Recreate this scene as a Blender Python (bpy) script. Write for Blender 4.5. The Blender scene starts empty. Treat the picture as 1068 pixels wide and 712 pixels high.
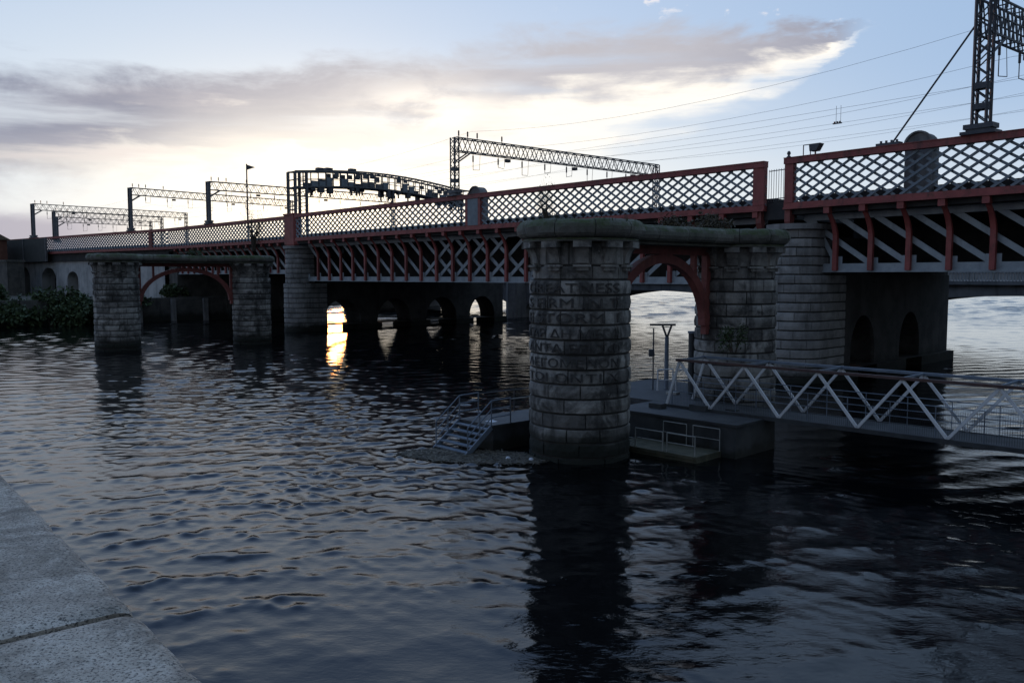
import bpy, math, random
import numpy as np
from mathutils import Vector, noise as mnoise
random.seed(11)
rng = np.random.default_rng(5)
sc = bpy.context.scene
col = sc.collection
PI = math.pi
V = Vector
EYE = 6.9

# ------------------------------------------------------------------ materials
class NT:
    def __init__(s, nt): s.nt = nt
    def n(s, t, **k):
        d = s.nt.nodes.new(t)
        for a, b in k.items(): setattr(d, a, b)
        return d
    def put(s, sock, v):
        if hasattr(v, 'is_linked'): s.nt.links.new(v, sock)
        elif isinstance(v, (tuple, list)) and len(v) == 3 and sock.type == 'RGBA': sock.default_value = (*v, 1)
        else: sock.default_value = v
    def m(s, op, *a, clamp=False):
        d = s.n('ShaderNodeMath', operation=op, use_clamp=clamp)
        for i, v in enumerate(a): s.put(d.inputs[i], v)
        return d.outputs[0]
    def mix(s, f, a, b, blend='MIX'):
        d = s.n('ShaderNodeMix', data_type='RGBA', blend_type=blend)
        s.put(d.inputs[0], f); s.put(d.inputs[6], a); s.put(d.inputs[7], b)
        return d.outputs[2]
    def ss(s, v, lo, hi, a=0.0, b=1.0):
        d = s.n('ShaderNodeMapRange', interpolation_type='SMOOTHSTEP')
        s.put(d.inputs[0], v)
        for i, x in zip((1, 2, 3, 4), (lo, hi, a, b)): s.put(d.inputs[i], x)
        return d.outputs[0]
    def noise(s, vec, scale, detail=4, rough=.55, dist=0):
        d = s.n('ShaderNodeTexNoise')
        if vec is not None: s.put(d.inputs['Vector'], vec)
        for k, v in (('Scale', scale), ('Detail', detail), ('Roughness', rough), ('Distortion', dist)): d.inputs[k].default_value = v
        return d.outputs['Fac']
    def mapping(s, vec, scale=(1, 1, 1), loc=(0, 0, 0), rot=(0, 0, 0)):
        d = s.n('ShaderNodeMapping'); s.put(d.inputs[0], vec)
        d.inputs['Scale'].default_value = scale; d.inputs['Location'].default_value = loc; d.inputs['Rotation'].default_value = rot
        return d.outputs[0]
    def curve(s, v, pts):
        d = s.n('ShaderNodeFloatCurve'); s.put(d.inputs['Value'], v)
        c = d.mapping.curves[0]
        c.points[0].location = pts[0]; c.points[1].location = pts[-1]
        for p in pts[1:-1]: c.points.new(*p)
        d.mapping.update()
        return d.outputs[0]

def newmat(name):
    m = bpy.data.materials.new(name); m.use_nodes = True
    nt = NT(m.node_tree); b = m.node_tree.nodes['Principled BSDF']
    return m, nt, b

def surf(name, c1, c2, scale=1.5, rough=.85, island=0.0, wet=None, moss=0.0, mosscol=(.035, .045, .02), streak=0.0,
         streakcol=(.02, .02, .018), bump=.4, fine=30, finebump=.15, metal=0.0, speck=0.0, rust=0.0, blot=0.0):
    m, t, b = newmat(name)
    geo = t.n('ShaderNodeNewGeometry'); P = geo.outputs['Position']
    f = t.ss(t.noise(P, scale, 6, .6), .32, .68)
    c = t.mix(f, c1, c2)
    fn = t.noise(P, fine, 3, .7)
    c = t.mix(t.m('MULTIPLY', t.ss(fn, .3, .7), .35), c, t.mix(.55, c, (0, 0, 0)))
    if island:
        r = t.m('MULTIPLY_ADD', geo.outputs['Random Per Island'], 2 * island, 1 - island)
        k = t.n('ShaderNodeCombineColor')
        for i in range(3): t.put(k.inputs[i], r)
        c = t.mix(1.0, c, k.outputs[0], 'MULTIPLY')
    if speck:
        vo = t.n('ShaderNodeTexVoronoi'); t.put(vo.inputs['Vector'], P); vo.inputs['Scale'].default_value = 110
        dk = t.ss(t.noise(P, 60, 3, .8), .56, .66)
        c = t.mix(t.m('MULTIPLY', dk, speck), c, (.03, .03, .03))
        c = t.mix(t.m('MULTIPLY', t.ss(t.noise(P, 5, 7, .75, .6), .44, .66), .8), c, (.10, .098, .09))
    if blot:
        bf = t.ss(t.noise(P, .75, 7, .68, .5), .44, .62)
        c = t.mix(t.m('MULTIPLY', bf, blot), c, tuple(x * .22 for x in c1))
        wf_ = t.ss(t.noise(P, 2.4, 6, .7), .58, .72)
        c = t.mix(t.m('MULTIPLY', wf_, .5 * blot), c, tuple(min(1, x * 1.5) for x in c2))
    if streak:
        sv = t.mapping(P, (1.6, 1.6, .16))
        st = t.ss(t.noise(sv, 1.0, 5, .65), .5, .72)
        c = t.mix(t.m('MULTIPLY', st, streak), c, streakcol)
    if rust:
        ru = t.ss(t.noise(P, 2.2, 7, .75), .6 - .12 * rust, .74)
        c = t.mix(t.m('MULTIPLY', ru, min(1, rust)), c, (.09, .04, .02))
    sep = t.n('ShaderNodeSeparateXYZ'); t.put(sep.inputs[0], P)
    if wet:
        z = t.m('ADD', sep.outputs[2], t.m('MULTIPLY', t.m('SUBTRACT', t.noise(P, .9, 5, .6), .5), 1.6))
        wf = t.ss(z, wet[0], wet[1], 1, 0)
        c = t.mix(wf, c, (.012, .014, .009))
    if moss:
        sn = t.n('ShaderNodeSeparateXYZ'); t.put(sn.inputs[0], geo.outputs['True Normal'])
        mf = t.m('MULTIPLY', t.ss(sn.outputs[2], -.3, .5), t.ss(t.noise(P, 1.3, 7, .7), .3, .62))
        c = t.mix(t.m('MULTIPLY', mf, moss), c, t.mix(t.noise(P, 9, 4), mosscol, tuple(x * 2.1 for x in mosscol)))
    t.put(b.inputs['Base Color'], c)
    b.inputs['Roughness'].default_value = rough; b.inputs['Metallic'].default_value = metal
    if bump or finebump:
        h = t.m('ADD', t.m('MULTIPLY', t.noise(P, scale * 4, 6, .65), bump), t.m('MULTIPLY', fn, finebump))
        bn = t.n('ShaderNodeBump'); t.put(bn.inputs['Height'], h); bn.inputs['Distance'].default_value = .05; bn.inputs['Strength'].default_value = .8
        t.put(b.inputs['Normal'], bn.outputs[0])
    return m

MT = {}
MT['old_stone'] = surf('old granite', (.165, .16, .145), (.33, .318, .285), 1.1, .9, island=.42, blot=.9, wet=(.5, 1.6), streak=.93, bump=.8)
MT['mortar'] = surf('dark mortar', (.03, .03, .028), (.06, .058, .05), 2, .95)
MT['cap_stone'] = surf('mossy coping', (.13, .13, .11), (.2, .195, .17), 1.4, .95, island=.25, moss=1.0, mosscol=(.032, .044, .014), bump=1.0, streak=.4)
MT['bridge_stone'] = surf('bridge granite', (.25, .245, .23), (.35, .343, .32), .8, .85, island=.2, blot=.35, wet=(.4, 1.3), streak=.5, bump=.35)
MT['pier_wall'] = surf('dark pier wall', (.035, .034, .031), (.08, .077, .07), .6, .92, wet=(.4, 1.5), streak=.6)  # pier sides, much darker base than the granite of the noses
MT['letter'] = surf('cut lettering', (.04, .039, .036), (.085, .082, .075), 5, .95)
MT['red'] = surf('dull red paint', (.26, .052, .046), (.34, .08, .066), 1.2, .6, rust=.9, streak=.6, bump=.1, finebump=.05)
MT['deep_red'] = surf('weathered red iron', (.19, .05, .042), (.27, .078, .062), 1.5, .7, rust=.9, streak=.5, bump=.15)
MT['grey'] = surf('blue grey paint', (.15, .185, .21), (.22, .26, .28), 1.3, .6, rust=.3, streak=.35, bump=.1, finebump=.05)
MT['grey_light'] = surf('pale grey steel', (.25, .29, .31), (.34, .38, .39), 1.3, .6, rust=.3, streak=.3, bump=.1, finebump=.05)
MT['near_black'] = surf('near black deck steel', (.02, .02, .02), (.045, .043, .04), .8, .9)  # near-black base for deck, inner girders, far parapet and infill
MT['galv'] = surf('dull galvanised steel', (.09, .095, .1), (.15, .155, .16), 2, .6, rust=.4, metal=.0, bump=.05)
MT['dark_galv'] = surf('dark gantry steel', (.045, .05, .06), (.085, .09, .1), 2, .6, rust=.3, bump=.05)
MT['insul'] = surf('brown insulator', (.06, .035, .03), (.09, .05, .04), 4, .35, bump=0)
MT['rust_rail'] = surf('rusty dark rail', (.07, .04, .035), (.12, .07, .06), 1.5, .7, rust=.8)
MT['white'] = surf('chipped white paint', (.62, .64, .64), (.75, .76, .75), 2.5, .55, rust=.55, bump=.1)
MT['blue'] = surf('faded blue steel', (.12, .155, .195), (.19, .225, .265), 2, .55, rust=.4, bump=.05)
MT['deck'] = surf('wet pontoon deck', (.025, .028, .029), (.055, .058, .058), 1.2, .6, streak=.3)
MT['hull'] = surf('pontoon hull', (.025, .028, .03), (.055, .06, .06), .9, .7, streak=.6, wet=(.1, .5))
MT['plank'] = surf('green slimy planking', (.05, .052, .03), (.095, .09, .055), 2.5, .8)
MT['rail_pale'] = surf('scuffed pale rail', (.22, .23, .21), (.34, .34, .31), 3, .6, rust=.5, bump=.05)
def coping_mat():
    m, t, b = newmat('lichened granite coping')
    g = t.n('ShaderNodeNewGeometry'); P = g.outputs['Position']
    c = t.mix(t.ss(t.noise(P, 3.2, 6, .65), .35, .65), (.34, .30, .245), (.50, .45, .37))
    c = t.mix(t.m('MULTIPLY', t.ss(t.noise(P, 26, 9, .78, .2), .48, .6), .6), c, (.58, .53, .45))
    c = t.mix(t.m('MULTIPLY', t.ss(t.noise(P, 5, 10, .8, .3), .44, .6), .8), c, (.15, .13, .10))
    c = t.mix(t.m('MULTIPLY', t.ss(t.noise(P, 210, 3, .7),   .53, .6), .85), c, (.04, .04, .038))
    c = t.mix(t.m('MULTIPLY', t.ss(t.noise(P, 150, 2, .6), .6, .7), .6), c, (.05, .05, .048))
    t.put(b.inputs['Base Color'], c); b.inputs['Roughness'].default_value = .92
    h = t.m('ADD', t.m('MULTIPLY', t.noise(P, 22, 6, .7), .6), t.m('MULTIPLY', t.noise(P, 130, 3, .7), .25))
    bn = t.n('ShaderNodeBump'); t.put(bn.inputs['Height'], h); bn.inputs['Distance'].default_value = .012; bn.inputs['Strength'].default_value = .9
    t.put(b.inputs['Normal'], bn.outputs[0]); return m
MT['coping'] = coping_mat()
MT['fence'] = surf('green black hoarding', (.018, .025, .022), (.035, .042, .038), 1, .7)
MT['viaduct'] = surf('whitewashed viaduct', (.34, .35, .34), (.5, .5, .48), .5, .9, streak=.6, streakcol=(.1, .1, .085))
MT['concrete'] = surf('aged concrete', (.16, .16, .155), (.26, .255, .245), .4, .9, streak=.5)
MT['quay'] = surf('dark quay masonry', (.06, .06, .055), (.12, .115, .1), .7, .92, wet=(.6, 1.8), streak=.6)
MT['earth'] = surf('bank earth', (.03, .03, .02), (.06, .055, .035), .3, .95)
MT['brick'] = surf('brown brick', (.14, .06, .04), (.2, .09, .06), 1.0, .9)
MT['tile'] = surf('tan roof', (.16, .12, .08), (.22, .17, .11), 1.0, .85)
MT['wood'] = surf('sodden driftwood', (.06, .053, .04), (.14, .125, .095), 4, .9, island=.5)
MT['pale'] = surf('pale litter', (.5, .52, .55), (.65, .66, .68), 6, .6, bump=0)
MT['wire'] = surf('wire', (.05, .05, .055), (.08, .08, .085), 5, .5, bump=0, finebump=0)
MT['bark'] = surf('twig bark', (.05, .04, .03), (.09, .07, .05), 5, .9)
def leafmat(name, a, b_):
    m, t, b = newmat(name)
    g = t.n('ShaderNodeNewGeometry')
    t.put(b.inputs['Base Color'], t.mix(g.outputs['Random Per Island'], a, b_))
    b.inputs['Roughness'].default_value = .7
    return m
MT['leaf'] = leafmat('dark leaves', (.024, .042, .014), (.065, .10, .034))
MT['leaf_brown'] = leafmat('dying leaves', (.05, .04, .022), (.085, .07, .035))

def lin(a, b, n): return [a + (b - a) * i / n for i in range(n + 1)]
# ------------------------------------------------------------------ mesh tools
class Frame:
    """s runs along d, n runs to the far side of it"""
    def __init__(s, o, d):
        d = V(d).to_2d().normalized(); s.o = V(o).to_2d(); s.d = d
        p = V((d.y, -d.x)); s.p = p if p.y > 0 else -p
    def __call__(s, a, n, z):
        q = s.o + s.d * a + s.p * n
        return V((q.x, q.y, z))

class MB:
    def __init__(s): s.v = []; s.f = []
    def add(s, vs, fs):
        k = len(s.v); s.v += [tuple(v) for v in vs]; s.f += [tuple(i + k for i in f) for f in fs]; return s
    def hexa(s, c):
        return s.add(c, [(0, 3, 2, 1), (4, 5, 6, 7), (0, 1, 5, 4), (1, 2, 6, 5), (2, 3, 7, 6), (3, 0, 4, 7)])
    def box(s, F, a0, a1, n0, n1, z0, z1):
        return s.hexa([F(a0, n0, z0), F(a1, n0, z0), F(a1, n1, z0), F(a0, n1, z0), F(a0, n0, z1), F(a1, n0, z1), F(a1, n1, z1), F(a0, n1, z1)])
    def bar(s, p, q, w, h, up=(0, 0, 1)):
        p, q = V(p), V(q); d = (q - p).normalized(); up = V(up)
        x = d.cross(up)
        if x.length < 1e-4: x = d.cross(V((1, 0, 0)))
        x.normalize(); y = x.cross(d)
        x *= w / 2; y *= h / 2
        return s.hexa([p - x - y, p + x - y, p + x + y, p - x + y, q - x - y, q + x - y, q + x + y, q - x + y])
    def tube(s, p, q, r, n=6, r2=None):
        p, q = V(p), V(q); d = (q - p).normalized(); r2 = r if r2 is None else r2
        x = d.orthogonal().normalized(); y = d.cross(x)
        vs = [c + (x * math.cos(2 * PI * i / n) + y * math.sin(2 * PI * i / n)) * rr for c, rr in ((p, r), (q, r2)) for i in range(n)]
        fs = [(i, (i + 1) % n, n + (i + 1) % n, n + i) for i in range(n)] + [tuple(range(n))[::-1], tuple(range(n, 2 * n))]
        return s.add(vs, fs)
    def path(s, pts, r, n=6):
        for a, b in zip(pts, pts[1:]): s.tube(a, b, r, n)
        return s
    def prism(s, loop, off):
        """loop: 3D polygon; off: vector"""
        off = V(off); n = len(loop); a = [V(p) for p in loop]; b = [p + off for p in a]
        return s.add(a + b, [tuple(range(n))[::-1], tuple(range(n, 2 * n))] + [(i, (i + 1) % n, n + (i + 1) % n, n + i) for i in range(n)])
    def strip(s, A, B, off):
        """solid between two equal length polylines, thickened by off"""
        off = V(off); n = len(A)
        vs = [V(p) for p in A] + [V(p) for p in B] + [V(p) + off for p in A] + [V(p) + off for p in B]
        fs = []
        for i in range(n - 1):
            fs += [(i, i + 1, n + i + 1, n + i), (2 * n + i, 3 * n + i, 3 * n + i + 1, 2 * n + i + 1), (i, 2 * n + i, 2 * n + i + 1, i + 1), (n + i, n + i + 1, 3 * n + i + 1, 3 * n + i)]
        fs += [(0, n, 3 * n, 2 * n), (n - 1, 3 * n - 1, 4 * n - 1, 2 * n - 1)]
        return s.add(vs, fs)
    def lathe(s, c, prof, n=48, a0=0, a1=2 * PI):
        full = abs(a1 - a0 - 2 * PI) < 1e-6; m = n if full else n + 1
        vs = [(c[0] + r * math.cos(a0 + (a1 - a0) * i / n), c[1] + r * math.sin(a0 + (a1 - a0) * i / n), z) for i in range(m) for r, z in prof]
        k = len(prof)
        fs = [(i * k + j, ((i + 1) % m) * k + j, ((i + 1) % m) * k + j + 1, i * k + j + 1) for i in range(n) for j in range(k - 1)]
        return s.add(vs, fs)
    def build(s, name, mat, parent=None, smooth=False, origin=None):
        o3 = V(origin) if origin is not None else (V(root_of(parent).location) if parent else V((0, 0, 0)))
        me = bpy.data.meshes.new(name)
        me.from_pydata([(v[0] - o3.x, v[1] - o3.y, v[2] - o3.z) for v in s.v], [], s.f)
        me.materials.append(MT[mat] if isinstance(mat, str) else mat)
        if smooth: me.polygons.foreach_set('use_smooth', [True] * len(me.polygons))
        me.update()
        o = bpy.data.objects.new(name, me); col.objects.link(o)
        if parent: o.parent = parent
        else: o.location = o3
        return o
def root_of(o):
    while o.parent: o = o.parent
    return o
def tag(o, label, cat, group=None):
    o['label'] = label; o['category'] = cat
    if group: o['group'] = group
    return o
def thing(name, loc, label, cat, group=None):
    o = bpy.data.objects.new(name, None); col.objects.link(o); o.location = loc; o.empty_display_size = .3
    return tag(o, label, cat, group)
def structure(o, kind='structure'):
    o['kind'] = kind; return o

# masonry: separate rounded blocks over a core, along a path fn(s, d) -> 2D
def courses(mb, core, fn, s0, s1, zs, blen, seg=5, g=.02, edge=.05, bul=.03, rough=.012, stagger=True, gv=.007, ev=.02, dv=-.035):
    for ci, (z0, z1) in enumerate(zip(zs, zs[1:])):
        nb = max(1, round((s1 - s0) / blen)); L = (s1 - s0) / nb
        off = (L * .5 if ci % 2 else 0) if stagger else 0
        cuts = [s0] + [s0 + off + L * i + random.uniform(-.12, .12) * L for i in range(0 if off else 1, nb)] + [s1]
        for a, b in zip(cuts, cuts[1:]):
            if b - a < .08: continue
            e = min(ev, (b - a) * .3)
            ss = [a + gv, a + gv + e] + [a + gv + e + (b - a - 2 * gv - 2 * e) * i / seg for i in range(1, seg)] + [b - gv - e, b - gv]
            h = z1 - z0; zz = [z0 + g, z0 + g + edge, z0 + h * .5, z1 - g - edge, z1 - g]
            jit = random.uniform(-.02, .02)
            vs = []
            for i, q in enumerate(ss):
                for j, z in enumerate(zz):
                    d = jit + (bul if j == 2 else 0) + random.uniform(-rough, rough)
                    if i in (0, len(ss) - 1): d += dv
                    if j in (0, 4): d = -.07
                    p = fn(q, d); vs.append((p[0], p[1], z))
            k = len(zz)
            mb.add(vs, [(i * k + j, (i + 1) * k + j, (i + 1) * k + j + 1, i * k + j + 1) for i in range(len(ss) - 1) for j in range(k - 1)])
    n = max(8, int((s1 - s0) / .25))
    vs = []
    for i in range(n + 1):
        q = s0 + (s1 - s0) * i / n; p = fn(q, -.05)
        vs += [(p[0], p[1], zs[0]), (p[0], p[1], zs[-1])]
    core.add(vs, [(2 * i, 2 * i + 2, 2 * i + 3, 2 * i + 1) for i in range(n)])


# ------------------------------------------------------------------ camera
cam = bpy.data.cameras.new('camera'); co = bpy.data.objects.new('camera', cam); col.objects.link(co)
TH = math.atan(68 / 890)
co.location = (0, 0, EYE); co.rotation_euler = (PI / 2 - TH, 0, 0)
cam.lens = 30; cam.sensor_width = 36; cam.clip_start = .05; cam.clip_end = 20000
sc.camera = co

# ------------------------------------------------------------------ sky and sun
SAZ, SEL = math.radians(-11.7), math.radians(5.2)
w = bpy.data.worlds.new('World'); sc.world = w; w.use_nodes = True
t = NT(w.node_tree); bg = w.node_tree.nodes['Background']
def build_sky():
    sky = t.n('ShaderNodeTexSky', sky_type='NISHITA'); sky.sun_disc = False
    sky.sun_elevation = SEL; sky.sun_rotation = SAZ; sky.air_density = 1.0; sky.dust_density = 1.2; sky.ozone_density = 1.4
    tc = t.n('ShaderNodeTexCoord'); D = tc.outputs['Generated']
    sp = t.n('ShaderNodeSeparateXYZ'); t.put(sp.inputs[0], D)
    az = t.m('MULTIPLY', t.m('ARCTAN2', sp.outputs[0], sp.outputs[1]), 180 / PI)
    el = t.m('MULTIPLY', t.m('ARCSINE', sp.outputs[2]), 180 / PI)
    cv = t.n('ShaderNodeCombineXYZ'); t.put(cv.inputs[0], az); t.put(cv.inputs[1], el); A = cv.outputs[0]
    # wispy coordinates: long in azimuth and slightly rising to the right
    def nz(sx, sy, detail, seed, rough=.6, dist=.3, tilt=.09):
        v = t.mapping(A, (sx, sy, 1), (seed, seed * .7, seed * 1.3), (0, 0, -tilt))
        return t.noise(v, 1.0, detail, rough, dist)
    n_big = nz(.06, .17, 6, 3.1); n_mid = nz(.16, .42, 7, 8.2); n_streak = nz(.05, .55, 6, 14.7, .55, .2)
    azn = t.m('MULTIPLY_ADD', az, 1 / 100, .5, clamp=True)          # -50..50 deg -> 0..1
    cen = t.m('MULTIPLY', t.curve(azn, [(0, .35), (.19, .40), (.35, .49), (.5, .60), (.6, .66), (.72, .72), (1, .75)]), 20)
    thick = t.m('MULTIPLY', t.curve(azn, [(0, .6), (.19, .60), (.35, .56), (.5, .60), (.6, .48), (.68, .30), (.74, .0), (1, 0)]), 6)
    dv = t.m('ADD', t.m('SUBTRACT', el, cen), t.m('MULTIPLY', t.m('SUBTRACT', n_mid, .5), 5.6))
    dv = t.m('ADD', dv, t.m('MULTIPLY', t.m('SUBTRACT', n_big, .5), 4.0))
    rel = t.m('DIVIDE', dv, t.m('MAXIMUM', thick, .05))
    band = t.ss(t.m('ABSOLUTE', rel), .45, 1.15, 1, 0)
    band = t.m('MULTIPLY', band, t.ss(thick, .05, .9))
    band = t.m('MULTIPLY', band, t.ss(n_streak, .28, .52, .35, 1.0))
    # distance to the sun, flattened
    dx = t.m('SUBTRACT', az, math.degrees(SAZ)); dy = t.m('SUBTRACT', el, 4.2)
    r2 = lambda a, b: t.m('SQRT', t.m('ADD', t.m('POWER', t.m('DIVIDE', dx, a), 2.0), t.m('POWER', t.m('DIVIDE', dy, b), 2.0)))
    glow = t.m('EXPONENT', t.m('MULTIPLY', r2(4.2, 2.2), -1.0))
    wide = t.m('EXPONENT', t.m('MULTIPLY', r2(15.0, 5.0), -1.0))
    # clear sky: the Sky Texture under a thin high veil
    mul = t.n('ShaderNodeMix', data_type='RGBA', blend_type='MULTIPLY'); mul.inputs[0].default_value = 1
    t.put(mul.inputs[6], sky.outputs[0]); mul.inputs[7].default_value = (*SKYTINT, 1)
    base = mul.outputs[2]
    def sc_(c, k): return tuple(x * k for x in c)
    K = 1 / SKYK
    dome = t.mix(t.ss(el, 1, 16), sc_((.62, .69, .76), K), sc_((.375, .505, .715), K))
    dome = t.mix(t.ss(el, 15, 42), dome, sc_((.25, .42, .79), K))
    # deeper blue to the right of the sun, paler to the left
    right = t.m('MULTIPLY', t.ss(az, 2, 32), t.ss(el, 3, 13))
    dome = t.mix(right, dome, sc_((.305, .445, .665), K))
    left = t.m('MULTIPLY', t.ss(az, 5, -30), t.ss(el, 24, 10))
    dome = t.mix(t.m('MULTIPLY', left, .8), dome, sc_((.47, .58, .725), K))
    back = t.ss(t.m('ABSOLUTE', dx), 55, 140)
    dome = t.mix(t.m('MULTIPLY', back, t.ss(el, 75, 35)), dome, sc_((.125, .155, .215), K))
    c = t.mix(.86, base, dome)
    c = t.mix(t.m('MULTIPLY', wide, .95, clamp=True), c, sc_((1.06, 1.0, .88), K))
    # mauve bank low on the left
    low = t.m('MULTIPLY', t.ss(t.m('ADD', el, t.m('MULTIPLY', t.m('SUBTRACT', n_mid, .5), 2.0)), 4.4, 3.2), t.ss(az, -21, -28))
    c = t.mix(t.m('MULTIPLY', low, .85), c, sc_((.36, .335, .40), K))
    # cloud body: mauve grey above, cream below and near the sun
    lit = t.ss(t.m('ADD', rel, t.m('MULTIPLY', t.m('SUBTRACT', n_streak, .5), -2.2)), .1, -.8)
    warm = t.m('MULTIPLY', lit, t.ss(az, -34, -16, .3, 1.0), clamp=True)
    nearsun = t.ss(r2(12, 5.0), 1.6, .6)
    warm = t.m('MAXIMUM', warm, t.m('MULTIPLY', nearsun, t.ss(n_streak, .3, .65, .35, 1.0)))
    cc = t.mix(t.ss(n_mid, .3, .7), sc_((.205, .218, .295), K), sc_((.31, .31, .37), K))
    cc = t.mix(t.m('MULTIPLY', t.ss(az, -30, -8, 0, .62), t.ss(az, 22, 8, .25, 1)), cc, sc_((.60, .565, .565), K))
    cc = t.mix(warm, cc, sc_((1.0, .93, .82), K))
    c = t.mix(t.m('MULTIPLY', band, .94), c, cc)
    # bright cream fringe just beneath the band, torn into streaks
    fr = t.m('MULTIPLY', t.ss(rel, -.5, -1.0), t.ss(rel, -1.9, -1.05))
    fr = t.m('MULTIPLY', fr, t.m('MULTIPLY', t.ss(n_streak, .36, .62), t.m('MULTIPLY', t.ss(thick, .05, .9), t.ss(az, -30, -18))))
    c = t.mix(t.m('MULTIPLY', fr, .9), c, sc_((.98, .92, .82), K))
    # small puffs over the right end of the band
    pn = nz(.42, .8, 5, 21.0, .55, .1)
    puff = t.m('MULTIPLY', t.ss(pn, .60, .68), t.m('MULTIPLY', t.ss(rel, .8, 1.3), t.ss(rel, 3.6, 1.8)))
    puff = t.m('MULTIPLY', puff, t.m('MULTIPLY', t.ss(az, 2, 9), t.ss(az, 24, 20)))
    spot = t.m('EXPONENT', t.m('MULTIPLY', t.m('ADD', t.m('POWER', t.m('DIVIDE', t.m('ADD', az, 5.4), 4.6), 2.0), t.m('POWER', t.m('DIVIDE', t.m('SUBTRACT', el, 10.6), 1.7), 2.0)), -1.0))
    spot = t.m('MULTIPLY', spot, t.ss(n_mid, .3, .6))
    c = t.mix(t.m('MULTIPLY', spot, .9), c, sc_((1.15, 1.05, .92), K))
    c = t.mix(t.m('MULTIPLY', puff, .8), c, sc_((.80, .76, .76), K))
    wisp = t.m('MULTIPLY', t.ss(n_streak, .52, .74), t.m('MULTIPLY', t.ss(el, 13, 7), t.ss(t.m('ABSOLUTE', dx), 34, 10)))
    c = t.mix(t.m('MULTIPLY', wisp, .75), c, sc_((.70, .62, .60), K))
    add = t.n('ShaderNodeMix', data_type='RGBA', blend_type='ADD'); t.put(add.inputs[0], t.m('MULTIPLY', glow, 1.0, clamp=True))
    t.put(add.inputs[6], c); add.inputs[7].default_value = (1.1 * K, .8 * K, .42 * K, 1)
    t.put(bg.inputs['Color'], add.outputs[2]); bg.inputs['Strength'].default_value = SKYK
SKYK = .10
SKYTINT = (.85, .95, 1.12)
build_sky()
sun = bpy.data.lights.new('sun', 'SUN'); so = bpy.data.objects.new('sun', sun); col.objects.link(so)
sun.energy = .2; sun.angle = math.radians(3); sun.color = (1, .36, .09)
sd = V((math.sin(SAZ) * math.cos(SEL), math.cos(SAZ) * math.cos(SEL), math.sin(SEL)))
so.rotation_euler = (-sd).to_track_quat('-Z', 'Y').to_euler()
sc.view_settings.view_transform = 'Standard'; sc.view_settings.look = 'None'; sc.view_settings.gamma = 1; sc.view_settings.exposure = 0.28

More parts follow.
